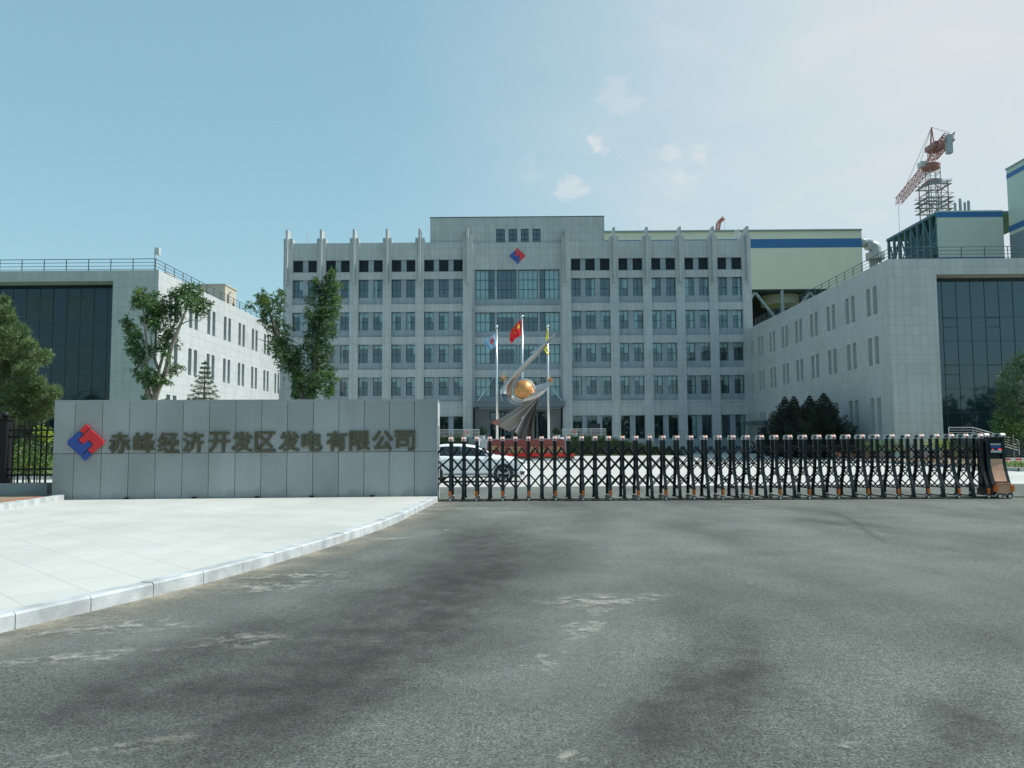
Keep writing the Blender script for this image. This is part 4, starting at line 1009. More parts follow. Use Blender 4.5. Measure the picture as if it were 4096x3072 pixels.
# second crane, far behind
q = lambda cx, cy: P(2000 + .5425 * cx, 850 + .5425 * cy, 250)
t = thing('mobile_crane', (q(1610, 140).x, 250, 0), 'tiny red crane head poking over the cream hall roof', 'crane')
MB().truss(q(1570, 400), q(1612, 75), 1.0, 1.0, 14, .16).build('boom', m_cranr, t)
MB().truss(q(1612, 75), q(1650, 40), .9, .9, 4, .16).build('boom_head', m_cranr, t)
MB().tube([q(1655, 42), q(1657, 125)], .05, 4).build('hoist_cable', m_crang, t)

# ------------------------------------------------------------------ sign wall
WH = P(1000, 1604, 20.7).z
th = 1.55
sw = thing('sign_wall', (WL.x, WL.y, KH), 'long grey granite wall bearing the emblem and a row of large characters', 'sign wall')
def wp(u, z, d=0): return Vector((WL.x, WL.y, 0)) + wd * u + wn * d + Vector((0, 0, z))
hL = P(222, 1611, WL.y).z; hR = P(1752, 1599, WR.y).z; WH = (hL + hR) / 2
slab_x = [0] + [(P(x, 1800, 20.7).x - WL.x) / wd.x for x in (316, 421, 525.5, 629, 733.5, 836.5, 939.5, 1041.5, 1143.5, 1245.5, 1347.5, 1449, 1550, 1651)] + [wlen]
zm = P(1000, 1810, 20.7).z
core = MB(); core.prism([wp(.01, -.05, .03), wp(wlen - .03, -.05, .03), wp(wlen - .03, -.05, th), wp(.01, -.05, th)], (0, 0, WH + .04))
core.build('core', m_darkgap, sw)
random.seed(3)
g = .006
for i in range(len(slab_x) - 1):
    a, b = slab_x[i] + g, slab_x[i + 1] - g
    for z0, z1 in ((KH - .02, zm - g), (zm + g, WH)):
        dpt = random.uniform(0, .004)
        o_ = MB().prism([wp(a, z0, -dpt), wp(b, z0, -dpt), wp(b, z0, .029), wp(a, z0, .029)], (0, 0, z1 - z0)).build('facing_slab', m_signst, sw)
cp = MB().prism([wp(0, WH - .008, -.003), wp(wlen, WH - .008, -.003), wp(wlen, WH - .008, th + .02), wp(0, WH - .008, th + .02)], (0, 0, .05)); cp.build('coping', m_signst, sw)
# right end with the slot the gate slides into
e = MB()
e.prism([wp(wlen - .028, -.05, -.002), wp(wlen, -.05, -.002), wp(wlen, -.05, .40), wp(wlen - .028, -.05, .40)], (0, 0, WH + .03))
e.prism([wp(wlen - .028, -.05, 1.18), wp(wlen, -.05, 1.18), wp(wlen, -.05, th + .018), wp(wlen - .028, -.05, th + .018)], (0, 0, WH + .03))
e.prism([wp(wlen - .028, 1.95, .402), wp(wlen, 1.95, .402), wp(wlen, 1.95, 1.178), wp(wlen - .028, 1.95, 1.178)], (0, 0, WH - 1.97))
e.build('end_facing', m_wing, sw)
MB().prism([wp(.0, -.05, th), wp(wlen, -.05, th), wp(wlen, -.05, th + .02), wp(.0, -.05, th + .02)], (0, 0, WH + .03)).build('rear_facing', m_wing, sw)
for px in (510, 772, 1019, 1235, 1475):
    u = (P(px, 1990, 20.7).x - WL.x) / wd.x; MB().prism([wp(u, KH + .0, -.07), wp(u + .1, KH, -.07), wp(u + .1, KH, -.012), wp(u, KH, -.012)], (0, 0, .045)).build('floor_lamp', m_black, sw)
ux = lambda px, py: P(px, py, 20.7)
p0 = ux(347, 1770)
def onwall(px, py):
    """point of the wall face seen at a pixel"""
    d = ray(px, py); nrm = wn; t_ = (Vector((WL.x, WL.y, 0)) - Vector((0, 0, EYE))).dot(nrm) / d.dot(nrm)
    return Vector((0, 0, EYE)) + d * t_
p0 = onwall(347.5, 1769.5)
emblem(sw, p0.x - wn.x * .035, p0.z, .92, p0.y - wn.y * .035, .05, ud=wd)
chars = '赤峰经济开发区发电有限公司'
cxs = [480, 578, 675, 774, 878.5, 969, 1062, 1157, 1249, 1347.5, 1439.5, 1531, 1619]
for i, (ch, px) in enumerate(zip(chars, cxs)):
    py = 1771 + (1761.6 - 1771) * (px - 480) / (1619 - 480)
    p = onwall(px, py)
    text_obj(ch, p.x, p.z, .535, .525, p.y, m_bronze, sw, bold=.030, depth=.05, ud=wd).location = -wn * .03 + Vector((0, 0, 0))
# ------------------------------------------------------------------ iron fence at the left
fy = 21.45
fx1 = P(212, 1800, fy).x
t = thing('iron_fence', (P(18, 1800, fy).x, fy, 0), 'black iron picket fence with a ball-topped post left of the granite wall', 'fence')
zb0 = P(100, 1932, fy).z; 
MB().box(-40, fx1 - .02, fy - .18, fy + .22, -.05, zb0).build('plinth', m_signst, t)
def post_at(px):
    p = P(px, 1800, fy); zt = P(px, 1680, fy).z
    MB().box(p.x - .13, p.x + .13, fy - .13, fy + .13, zb0, zt).box(p.x - .17, p.x + .17, fy - .17, fy + .17, zt, zt + .05).build('post', m_black, t)
    MB().sphere((p.x, fy, zt + .13), .10, 14).build('post_ball', m_black, t, smooth=True)
post_at(16); post_at(16 - 430)
x = P(16, 1800, fy).x; rz1, rz2, rz3, rz4 = (P(100, y_, fy).z for y_ in (1721, 1747, 1877, 1901)); pt = P(100, 1690, fy).z
k = 0
xx = P(52, 1800, fy).x
while xx < fx1 - .05:
    MB().box(xx - .016, xx + .016, fy - .016, fy + .016, zb0, pt).add([(xx - .016, fy - .016, pt), (xx + .016, fy - .016, pt), (xx + .016, fy + .016, pt), (xx - .016, fy + .016, pt), (xx, fy, pt + .08)], ((0, 1, 4), (1, 2, 4), (2, 3, 4), (3, 0, 4))).build('picket', m_black, t)
    xx += .148
xx = P(-20, 1800, fy).x
rest = MB()
while xx > -22:
    rest.box(xx - .016, xx + .016, fy - .016, fy + .016, zb0, pt); xx -= .148
o = rest.build('picket_row', m_black, t); o['kind'] = 'stuff'
rl = MB()
for z in (rz1, rz2, rz3, rz4): rl.box(-22, fx1, fy - .02, fy + .02, z - .022, z + .022)
rl.build('rail', m_black, t)
tag(MB().tube([G(10, 2003, KH + .11), G(90, 1994, KH + .12), G(165, 1987, KH + .11)], .004, 5).build('warning_tape', m_flagr), 'thin red tape lying along the soil by the left kerb', 'tape')

# ------------------------------------------------------------------ retractable gate
GY = 21.28
caps = [1803, 1854.6, 1906.7, 1958.8, 2010, 2061.7, 2113.8, 2166.7, 2219.2, 2273, 2327.4, 2380.7, 2434.9, 2490, 2545, 2599, 2653.8, 2709, 2764.5, 2821, 2877.6, 2932.5,
        2989, 3046.5, 3103.4, 3160, 3218, 3275.5, 3333, 3392, 3450, 3508, 3568.6, 3629, 3686, 3746.6, 3806, 3864, 3922]
gxs = [P(c, 1745, GY - .18).x for c in caps]
gate = thing('retractable_gate', (0, GY, 0), 'long dark folding gate of curved posts and scissor bars across the driveway', 'gate')
LEG = [(.17, 1.56), (.17, 1.0), (.18, .86), (.225, .70), (.30, .50), (.36, .36), (.385, .25), (.39, .10)]
def leg_mesh(s, wheel):
    mb = MB(); n = len(LEG); W2 = .037; D = .028
    for sx in (-1, 1):
        for (y, z) in LEG: mb.v += [(sx * W2, GY + s * (y + D), z if z > .11 or not wheel else .13), (sx * W2, GY + s * (y - D), z if z > .11 or not wheel else .13)]
    for i in range(n - 1):
        a = 2 * i; b = 2 * n + 2 * i
        mb.f += [(a, a + 2, a + 3, a + 1), (b, b + 1, b + 3, b + 2), (a, b, b + 2, a + 2), (a + 1, a + 3, b + 3, b + 1)]
    mb.f += [(0, 1, 2 * n + 1, 2 * n), (2 * n - 2, 4 * n - 2, 4 * n - 1, 2 * n - 1)]
    # ridge line that catches the light along the post
    mb.box(-.012, .012, GY + s * (.17 + D), GY + s * (.17 + D + .008), 1.0, 1.54)
    if not wheel: mb.box(-.05, .05, GY + s * .34, GY + s * .44, .05, .10)
    return mb
def make_post(s, wheel):
    p = leg_mesh(s, wheel).build('post', m_gate, gate)
    c = MB(); yb, yf, yt = GY + s * .11, GY + s * .225, GY + s * .165
    c.prism([(-.052, yb, 1.535), (-.052, yf, 1.535), (-.052, yf, 1.60), (-.052, yt, 1.648), (-.052, yb, 1.648)], (.104, 0, 0)); c.build('cap', m_grey, p)
    r = MB().box(-.024, .024, yf + s * .001, yf + s * .006, 1.545, 1.59); r.build('red_lens', m_red, p)
    dz = Vector((0, s * .006, .008)); a, b, cc = Vector((-.032, GY + s * .170, 1.644)), Vector((.032, GY + s * .170, 1.644)), Vector((0, GY + s * .220, 1.604))
    MB().prism([a + dz * .2, b + dz * .2, cc + dz * .2], dz * .6).build('orange_lens', m_orange, p)
    if wheel:
        y = GY + s * .39
        MB().box(-.040, .040, y - .035, y + .045 * 1 if s > 0 else y + .035, .27, .30).build('bracket', m_gate, p)
        MB().box(-.030, .030, y + s * .030, y + s * .052, .125, .268).build('reflector', m_orange, p)
        MB().lathe((0, y + s * .01, .052), [(.052, -.022), (.052, .022)], 18, 'y').build('tyre', m_tyre, p)
        w_ = MB().lathe((0, y + s * .01, .052), [(.036, -.024), (.036, .024), (.012, .028)], 12, 'y')
        w_.build('rim', m_rim, p)
        f = MB(); N_ = 9
        for k in range(N_ + 1):
            a_ = math.pi * (.06 + .88 * k / N_); f.v += [(.064 * math.cos(a_), y + s * -.03, .055 + .064 * math.sin(a_)), (.064 * math.cos(a_), y + s * .04, .055 + .064 * math.sin(a_))]
        for k in range(N_): f.f.append((2 * k, 2 * k + 1, 2 * k + 3, 2 * k + 2))
        f.build('mudguard', m_grey, p)
    return p
protos = {(s, wl_): make_post(s, wl_) for s in (-1, 1) for wl_ in (True, False)}
used = set()
def put(key, x):
    p = protos[key]
    if key in used: p = loose_copy(p, gate)
    used.add(key); p.location = (x, 0, 0)
arms = None
for i, x in enumerate(gxs):
    wl_ = (i % 2 == 0)
    put((-1, wl_), x); put((1, wl_), x)
    a = MB()
    pts = [(x, GY - .12, 1.575), (x, GY - .07, 1.60), (x, GY + .07, 1.60), (x, GY + .12, 1.575)]; a.tube(pts, .028, 6)
    for z in (1.14, .71, .29): a.tube([(x, GY - .19 - (.14 if z < .3 else 0), z), (x, GY + .19 + (.14 if z < .3 else 0), z)], .016, 5)
    a.box(x - .02, x + .02, GY - .38, GY + .38, .055 if not wl_ else .075, .085 if not wl_ else .1)
    a.build('cross_tie', m_lattice, gate)
xsl = [P(1752, 1745, GY).x - .12] + gxs
for a, b in zip(xsl, xsl[1:]):
    m = MB(); s_ = b - a
    for dy in (-.135, .135):
        for z0, z1 in ((1.14, .71), (.71, .29)):
            m.tube([(a, GY + dy, z0 - .015), (b, GY + dy, z1 + .015)], .0165, 6); m.tube([(a, GY + dy + .03, z1 + .015), (b, GY + dy + .03, z0 - .015)], .0165, 6)
        m.tube([(a, GY + dy, 1.12), (a + s_ / 2 + .015, GY + dy, 1.365)], .0175, 6).tube([(b, GY + dy + .03, 1.12), (a + s_ / 2 - .015, GY + dy + .03, 1.365)], .0175, 6)
    for z in (1.355, .925, .50): m.tube([(a + s_ / 2, GY - .16, z), (a + s_ / 2, GY + .19, z)], .011, 5)
    m.build('scissor_bars', m_lattice, gate)
# drive unit at the free end
DX = P(3944, 1745, GY - .18).x
du = MB()
def shell_strip(mb, x0, x1, off, z_hi=9, z_lo=-9, th=.02):
    """panel following the bulging front of the posts"""
    pr = []
    for (y0, z0), (y1, z1) in zip(LEG, LEG[1:]):
        for k in range(4): t_ = k / 4; pr.append((y0 + (y1 - y0) * t_, z0 + (z1 - z0) * t_))
    pr.append(LEG[-1]); pr = [(y, z) for y, z in pr if z_lo <= z <= z_hi]
    n = len(pr)
    for (y, z) in pr: mb.v += [(x0, GY - y - off, z), (x1, GY - y - off, z), (x0, GY - y - off + th, z), (x1, GY - y - off + th, z)]
    b = len(mb.v) - 4 * n
    for i in range(n - 1):
        a = b + 4 * i; mb.f += [(a, a + 1, a + 5, a + 4), (a, a + 4, a + 6, a + 2), (a + 1, a + 3, a + 7, a + 5), (a + 2, a + 6, a + 7, a + 3)]
    mb.f += [(b, b + 2, b + 3, b + 1), (b + 4 * n - 4, b + 4 * n - 3, b + 4 * n - 1, b + 4 * n - 2)]
    return mb
UW = .46
body = MB()
for x0 in (DX - .02, DX + UW - .08): shell_strip(body, x0, x0 + .08, .03, th=.40)
body.box(DX + .06, DX + UW - .08, GY - .16, GY + .18, .12, 1.52).box(DX - .01, DX + UW - .01, GY - .19, GY + .2, 1.50, 1.56)
body.box(DX + .0, DX + UW, GY - .36, GY + .36, .07, .24)
bo = body.build('drive_housing', m_gate, gate)
shell_strip(MB(), DX + .065, DX + UW - .085, .034, 1.07, .40, .03).build('copper_panel', m_copper, bo)
MB().box(DX + .04, DX + UW - .06, GY - .475, GY - .10, .12, .36).box(DX + .04, DX + UW - .06, GY - .485, GY - .30, .365, .395).build('copper_box', m_copper, bo)
MB().box(DX + .055, DX + UW - .075, GY - .215, GY - .162, 1.13, 1.44).build('display', m_black, bo)
MB().box(DX + .08, DX + UW - .12, GY - .222, GY - .216, 1.35, 1.395).box(DX + .08, DX + UW - .10, GY - .222, GY - .216, 1.16, 1.225).build('display_plate', m_grey, bo)
m, n_, l_, b_ = newmat('red_led'); b_.inputs['Base Color'].default_value = (.6, .02, .02, 1); b_.inputs['Emission Color'].default_value = (1, .05, .04, 1); b_.inputs['Emission Strength'].default_value = 2.5
MB().box(DX + UW - .18, DX + UW - .11, GY - .224, GY - .218, 1.235, 1.255).box(DX + .12, DX + .15, GY - .224, GY - .218, 1.235, 1.248).build('led_line', m, bo)
MB().box(DX + .08, DX + UW - .12, GY - .222, GY - .216, 1.265, 1.33).build('blue_display_strip', m_ebl, bo)
for x in (DX + .02, DX + UW - .03):
    c = MB()
    for s in (-1, 1):
        yb, yf, yt = GY + s * .11, GY + s * .225, GY + s * .165
        c.prism([(x - .055, yb, 1.565), (x - .055, yf, 1.565), (x - .055, yf, 1.61), (x - .055, yt, 1.66), (x - .055, yb, 1.66)], (.11, 0, 0))
    c.build('cap', m_grey, bo); MB().box(x - .026, x + .026, GY - .231, GY - .226, 1.575, 1.605).build('red_lens', m_red, bo)
    MB().tube([(x, GY - .12, 1.60), (x, GY, 1.62), (x, GY + .12, 1.60)], .03, 6).build('handle', m_black, bo)
    MB().box(x - .04, x + .04, GY - .50, GY - .42, .18, .34).build('reflector', m_orange, bo)
for x in (DX + .10, DX + .35):
    y = GY - .47
    MB().lathe((x, y, .068), [(.066, -.03), (.066, .03)], 20, 'y').build('tyre', m_tyre, bo); MB().lathe((x, y, .068), [(.044, -.033), (.044, .033), (.012, .036)], 14, 'y').build('rim', m_rim, bo)
    f = MB()
    for k in range(10):
        a_ = math.pi * (.05 + .9 * k / 9); f.v += [(x + .085 * math.cos(a_), y - .04, .07 + .085 * math.sin(a_)), (x + .085 * math.cos(a_), y + .06, .07 + .085 * math.sin(a_))]
    for k in range(9): f.f.append((2 * k, 2 * k + 1, 2 * k + 3, 2 * k + 2))
    f.build('mudguard', m_grey, bo)
MB().box(DX - .1, DX - .02, GY - .1, GY + .1, .25, 1.45).build('lock_column', m_gate, gate)
tag(MB().box(P(1758, 1800, GY).x, 16, GY - .30, GY - .26, .004, .016).box(P(1758, 1800, GY).x, 16, GY + .26, GY + .30, .004, .016).build('gate_rail', m_black, kind='structure'))

# ------------------------------------------------------------------ white car
CYc = 31.15; cxn = P(2111, 1890, CYc).x
car = thing('parked_car', (cxn, CYc, 0), 'white saloon car parked inside the gate, half hidden by the granite wall', 'car', local=True)
# local frame: x back from the nose (negative), y across (0 = near side plane), z up
top_pts = [(0, .60), (-.03, .69), (-.2, .80), (-.49, .93), (-.875, 1.01), (-1.22, 1.05)]
prof_low = [(0, .62, .28, .52), (-.05, .70, .22, .66), (-.22, .80, .20, .78), (-.50, .925, .20, .85), (-.90, .985, .21, .88), (-1.30, 1.015, .22, .89), (-2.0, 1.02, .22, .895), (-2.8, 1.03, .22, .895), (-3.5, 1.05, .22, .89), (-4.1, 1.07, .23, .86), (-4.45, 1.04, .25, .80), (-4.60, .95, .30, .70), (-4.64, .7, .38, .60)]
def loft(st):
    mb = MB(); n = None
    for sec in st:
        if n is None: n = len(sec)
        mb.v += sec
    for i in range(len(st) - 1):
        for k in range(n):
            k2 = (k + 1) % n; mb.f.append((i * n + k, i * n + k2, (i + 1) * n + k2, (i + 1) * n + k))
    mb.f.append(tuple(reversed(range(n)))); mb.f.append(tuple((len(st) - 1) * n + k for k in range(n)))
    return mb
CW = .90
st = []
for (x, zt, zb, hw) in prof_low:
    h = zt - zb
    half = [(hw * .93, zb), (hw * .985, zb + h * .12), (hw, zb + h * .38), (hw * .985, zb + h * .62), (hw * .995, zb + h * .78), (hw * .95, zb + h * .93), (hw * .84, zt), (hw * .4, zt + .035)]
    st.append([(x, CW - y, z) for y, z in half] + [(x, CW + y, z) for y, z in reversed(half)])
loft(st).build('body', m_white, car, smooth=True)
cab = [(-1.18, 1.0, .70), (-1.34, 1.10, .70), (-1.64, 1.26, .71), (-2.0, 1.41, .71), (-2.4, 1.475, .71), (-2.9, 1.49, .71), (-3.3, 1.475, .70), (-3.75, 1.38, .67), (-4.1, 1.22, .62), (-4.35, 1.03, .6)]
st = []
for (x, zt, hw) in cab:
    zb = .96; h = zt - zb; w0 = .80
    half = [(w0, zb), (w0 - (w0 - hw) * .5 - .02, zb + h * .5), (hw * .97, zb + h * .86), (hw * .84, zb + h * .97), (hw * .4, zt)]
    st.append([(x, CW - y, z) for y, z in half] + [(x, CW + y, z) for y, z in reversed(half)])
loft(st).build('cabin', m_white, car, smooth=True)
def cabside(x, t_, side=-1, out=.012):
    for (a, b) in zip(cab, cab[1:]):
        if b[0] <= x <= a[0]:
            u = (x - a[0]) / (b[0] - a[0]); zt = a[1] + (b[1] - a[1]) * u; hw = a[2] + (b[2] - a[2]) * u; break
    zb = .96; h = zt - zb; pts = [(.80, zb), (.80 - (.80 - hw) * .5 - .02, zb + h * .5), (hw * .97, zb + h * .86)]
    if t_ < .5: q0, q1, u = pts[0], pts[1], t_ / .5
    else: q0, q1, u = pts[1], pts[2], (t_ - .5) / .5
    y = q0[0] + (q1[0] - q0[0]) * u; z = q0[1] + (q1[1] - q0[1]) * u
    return (x, CW + side * (y + out), z)
for side in (-1, 1):
    for (xa, xb) in ((-1.40, -2.54), (-2.56, -3.45), (-3.47, -3.95)):
        g_ = MB(); n = 8; xs = [xa + (xb - xa) * k / n for k in range(n + 1)]
        for x in xs:
            lo = .12; hi = .93 if x < -1.55 else .85
            for t_ in (lo, .5, hi): g_.v.append(cabside(x, t_, side))
        for k in range(n):
            for j in (0, 1): a = 3 * k + j; g_.f.append((a, a + 3, a + 4, a + 1))
        g_.build('side_window', m_cargl, car)
wsm = MB(); n = 4
for (x, zt, hw) in cab[:4]:
    for k in range(n + 1): u = -1 + 2 * k / n; wsm.v.append((x + .02, CW + u * hw * .86, zt + .012 - .03 * u * u * .8))
for i in range(3):
    for k in range(n): a = i * (n + 1) + k; wsm.f.append((a, a + 1, a + n + 2, a + n + 1))
wsm.build('windscreen', m_cargl, car)
for side in (-1, 1):
    yb = CW + side * .893
    for xw in (-.92, -3.62):
        MB().lathe((xw, yb - side * .10, .33), [(.385, -.112), (.385, .112)], 28, 'y').build('wheel_arch', m_dark, car)
        w_ = MB().lathe((xw, yb - side * .075, .325), [(.25, -.10), (.31, -.10), (.325, -.06), (.325, .06), (.31, .10), (.25, .10)], 32, 'y').build('wheel', m_tyre, car, smooth=False)
        rm = MB(); yo = yb + side * .03
        for k in range(5):
            for dd2 in (-.16, .16):
                a_ = 2 * math.pi * k / 5 + .3; a2 = a_ + dd2
                p0_ = (xw + .045 * math.cos(a_), yo, .325 + .045 * math.sin(a_)); p1_ = (xw + .225 * math.cos(a2), yo, .325 + .225 * math.sin(a2)); rm.tube([p0_, p1_], [.022, .02], 5)
        rm.lathe((xw, yo, .325), [(.055, -.02), (.055, .02)], 14, 'y')
        for k in range(28):
            a0, a1 = 2 * math.pi * k / 28, 2 * math.pi * (k + 1) / 28; rm.tube([(xw + .232 * math.cos(a0), yo, .325 + .232 * math.sin(a0)), (xw + .232 * math.cos(a1), yo, .325 + .232 * math.sin(a1))], .016, 4, False)
        rm.build('rim', m_rim, w_)
    s0 = CW + side * .902
    MB().add([(-.62, CW + side * .862, .86), (-.40, CW + side * .84, .845), (-.14, CW + side * .76, .76), (-.06, CW + side * .70, .69), (-.28, CW + side * .835, .72), (-.50, CW + side * .872, .79)], ((0, 1, 2, 3, 4, 5),)).build('headlight', m_crang, car)
    MB().add([(-.30, CW + side * .85, .42), (-.10, CW + side * .775, .42), (-.13, CW + side * .78, .30), (-.27, CW + side * .84, .28)], ((0, 1, 2, 3),)).build('fog_lamp', m_dark, car)
    for xd in (-1.50, -2.55, -3.35): MB().box(xd - .004, xd + .004, s0 - side * .01, s0 - side * .002, .38, 1.0).build('door_seam', m_dark, car)
    MB().box(-3.2, -1.3, s0 - .012, s0 + .006, .30, .335).build('sill_trim', m_louvre, car)
    for xd in (-2.38, -3.2): MB().tube([(xd, s0 + side * .012, .86), (xd - .16, s0 + side * .012, .865)], .012, 6).build('door_handle', m_white, car)
    MB().sphere((-1.52, CW + side * .99, 1.08), .10, 12, .62).box(-1.56, -1.48, CW + side * .80, CW + side * .95, 1.02, 1.05).build('mirror', m_white, car, smooth=False)
MB().box(.0, .02, CW - .40, CW + .40, .50, .58).box(.0, .02, CW - .45, CW + .45, .33, .42).build('grille', m_louvre, car)
MB().box(-4.4, -.3, .12, 1.68, .18, .26).build('underbody', m_dark, car)

# ------------------------------------------------------------------ barrier arm at the right edge
by = 33.0
a = P(4010, 1838, by); 
t = thing('barrier_arm', (a.x + 3.4, by, 0), 'red and white striped barrier arm lowered beyond the gate at the right edge', 'barrier')
MB().box(a.x, a.x + 4.2, by - .03, by + .03, a.z - .045, a.z + .055).build('boom', m_grey, t)
k = 0; x = a.x + .05
while x < a.x + 4: MB().box(x, x + .24, by - .036, by - .031, a.z - .03, a.z + .038).build('red_stripe', m_red, t); x += .455
MB().box(a.x + 4.1, a.x + 4.5, by - .2, by + .2, 0, 1.05).build('cabinet', m_orange, t)

# ------------------------------------------------------------------ sculpture, its inscribed base, flags
SY = 66.5; zg = gz(SY)
def sp(cx, cy, dy=0.0): return P(1850 + .3618 * cx, 1200 + .3618 * cy, SY + dy)
base = thing('inscribed_base', (P(2104, 1800, SY).x, SY, zg), 'red granite trapezoid block with gilded characters below the steel sculpture', 'plinth')
f0 = [P(1951, 1757.5, SY - 1), P(2257, 1757, SY - 1), P(2268, 1838, SY - 1), P(1943, 1838, SY - 1)]
bb = MB(); zt = f0[0].z
fx = [(f0[3].x, zg - .05), (f0[2].x, zg - .05), (f0[1].x, zt), (f0[0].x, zt)]
bb.prism([(x, SY - 1, z) for x, z in fx], (0, 2.6, 0)); bb.build('block', m_redst, base)
for ch, px in zip('严谨高效创新超越', (1974.7, 2008, 2045, 2080.5, 2131, 2166, 2202.5, 2239)):
    p = P(px, 1799, SY - 1); text_obj(ch, p.x, p.z, .55, .60, SY - 1.015, m_goldp, base, bold=.008, depth=.03, shear=.12)
SP = thing('sculpture', (sp(680, 993).x, SY, zt), 'swooping stainless steel sculpture holding a golden globe on the red base', 'sculpture')
def catm(pts, n):
    pts = [np.array(p, float) for p in pts]; out = []
    for i in range(len(pts) - 1):
        p0, p1, p2, p3 = pts[max(i - 1, 0)], pts[i], pts[i + 1], pts[min(i + 2, len(pts) - 1)]
        for k in range(n):
            t_ = k / n; out.append(.5 * ((2 * p1) + (-p0 + p2) * t_ + (2 * p0 - 5 * p1 + 4 * p2 - p3) * t_ ** 2 + (-p0 + 3 * p1 - 3 * p2 + p3) * t_ ** 3))
    out.append(pts[-1]); return out
def ribbon(name, A, B, cross=6, bow=.25, th=.05, mat=m_steel, n=6):
    """A, B: lists of (cx, cy, depth); surface between them, bowed in depth"""
    a = catm(A, n); b = catm(B, n); mb = MB(); m_ = cross + 1
    for side in (0, 1):
        for p, q_ in zip(a, b):
            for k in range(m_):
                u = k / cross; c = p * (1 - u) + q_ * u; d = c[2] - bow * math.sin(math.pi * u) + side * th
                mb.v.append(tuple(sp(c[0], c[1], d)))
    N_ = len(a) * m_
    for i in range(len(a) - 1):
        for k in range(cross):
            q0 = i * m_ + k; mb.f.append((q0, q0 + 1, q0 + m_ + 1, q0 + m_)); mb.f.append((N_ + q0, N_ + q0 + m_, N_ + q0 + m_ + 1, N_ + q0 + 1))
        for k in (0, cross): q0 = i * m_ + k; mb.f.append((q0, q0 + m_, N_ + q0 + m_, N_ + q0))
    for k in range(cross):
        mb.f.append((k, N_ + k, N_ + k + 1, k + 1)); q0 = (len(a) - 1) * m_ + k; mb.f.append((q0, q0 + 1, N_ + q0 + 1, N_ + q0))
    return mb.build(name, mat, SP, smooth=False)
ribbon('long_blade', [(1048, 355, -.5), (955, 425, -.5), (790, 580, -.6), (650, 720, -.8), (540, 840, -.9), (455, 935, -.9), (418, 1000, -.9), (425, 1035, -.9)],
       [(1050, 357, -.5), (985, 440, .1), (850, 600, .2), (725, 725, .1), (610, 850, -.1), (545, 930, -.3), (520, 990, -.5), (508, 1042, -.7)], bow=.35)
ribbon('blade_feather', [(870, 490, .2), (800, 545, .2), (735, 595, .2)], [(880, 520, .0), (820, 580, .1), (738, 597, .2)], bow=.0, th=.04)
ribbon('inner_hook', [(720, 720, .3), (610, 830, .2), (545, 920, .2), (515, 1000, .2), (502, 1085, .1), (530, 1135, .0), (600, 1157, -.1), (680, 1150, -.2), (760, 1110, -.2)],
       [(722, 722, .4), (655, 810, .9), (590, 900, .9), (560, 985, .9), (560, 1050, .8), (580, 1085, .6), (620, 1112, .5), (690, 1120, .4), (750, 1090, .2)], bow=.15)
ribbon('right_wing', [(790, 948, .5), (880, 925, .3), (968, 905, .0), (972, 930, -.1)], [(640, 1150, -.3), (780, 1105, -.4), (900, 1030, -.3), (973, 934, -.1)], bow=.5, cross=8)
ribbon('tail_strip', [(290, 1350, -.8), (430, 1300, -.8), (600, 1195, -.7), (730, 1120, -.5), (835, 1060, -.2)], [(395, 1393, .3), (500, 1330, .3), (640, 1235, .3), (750, 1145, .2), (838, 1066, .1)], bow=.1)
ribbon('tail_strip', [(393, 1393, .2), (500, 1330, .2), (640, 1235, .2), (750, 1145, .1), (838, 1066, 0)], [(520, 1458, -.7), (580, 1400, -.6), (670, 1290, -.5), (770, 1165, -.3), (842, 1070, -.1)], bow=-.1)
ribbon('tail_strip', [(525, 1455, -.5), (585, 1398, -.5), (675, 1288, -.4), (772, 1163, -.2), (842, 1070, -.0)], [(585, 1410, .6), (630, 1345, .6), (700, 1255, .5), (780, 1155, .3), (844, 1075, .1)], bow=.1)
ribbon('tail_strip', [(580, 1455, -.5), (625, 1370, -.5), (690, 1270, -.4), (780, 1150, -.2), (844, 1075, -.1)], [(640, 1538, .2), (680, 1400, .2), (730, 1280, .2), (795, 1160, .1), (846, 1080, .0)], bow=.1)
ribbon('tail_strip', [(638, 1538, .2), (680, 1400, .2), (730, 1280, .2), (795, 1160, .1), (846, 1080, .0)], [(670, 1542, -.6), (712, 1400, -.5), (752, 1290, -.4), (805, 1170, -.2), (848, 1085, -.1)], bow=-.05)
ribbon('tail_strip', [(668, 1542, -.6), (712, 1400, -.5), (752, 1290, -.4), (805, 1170, -.2), (848, 1085, -.1)], [(735, 1542, .3), (750, 1400, .3), (775, 1290, .2), (815, 1170, .1), (850, 1085, .0)], bow=.05)
ribbon('tail_strip', [(735, 1542, .3), (750, 1400, .3), (775, 1290, .2), (815, 1170, .1), (850, 1085, .0)], [(793, 1542, -.5), (785, 1420, -.5), (797, 1280, -.4), (828, 1160, -.2), (858, 1075, -.1)], bow=.1)
gc = sp(680, 993, -.1); gr = (sp(787, 993).x - sp(573, 993).x) / 2
MB().sphere(gc, gr, 48).build('globe', m_gold, SP, smooth=True)
rg = MB(); rg_prof = [(gr * 1.05, -.10), (gr * 1.19, -.04), (gr * 1.19, .06), (gr * 1.05, .10)]
n = 48
for (r_, h_) in rg_prof:
    for k in range(n): a_ = 2 * math.pi * k / n; rg.v.append((gc.x + r_ * math.cos(a_), gc.y + h_ + .08 * math.sin(a_), gc.z + r_ * math.sin(a_)))
for i in range(4):
    for k in range(n): k2 = (k + 1) % n; j = (i + 1) % 4; rg.f.append((i * n + k, i * n + k2, j * n + k2, j * n + k))
rg.build('globe_ring', m_steel, SP, smooth=False)
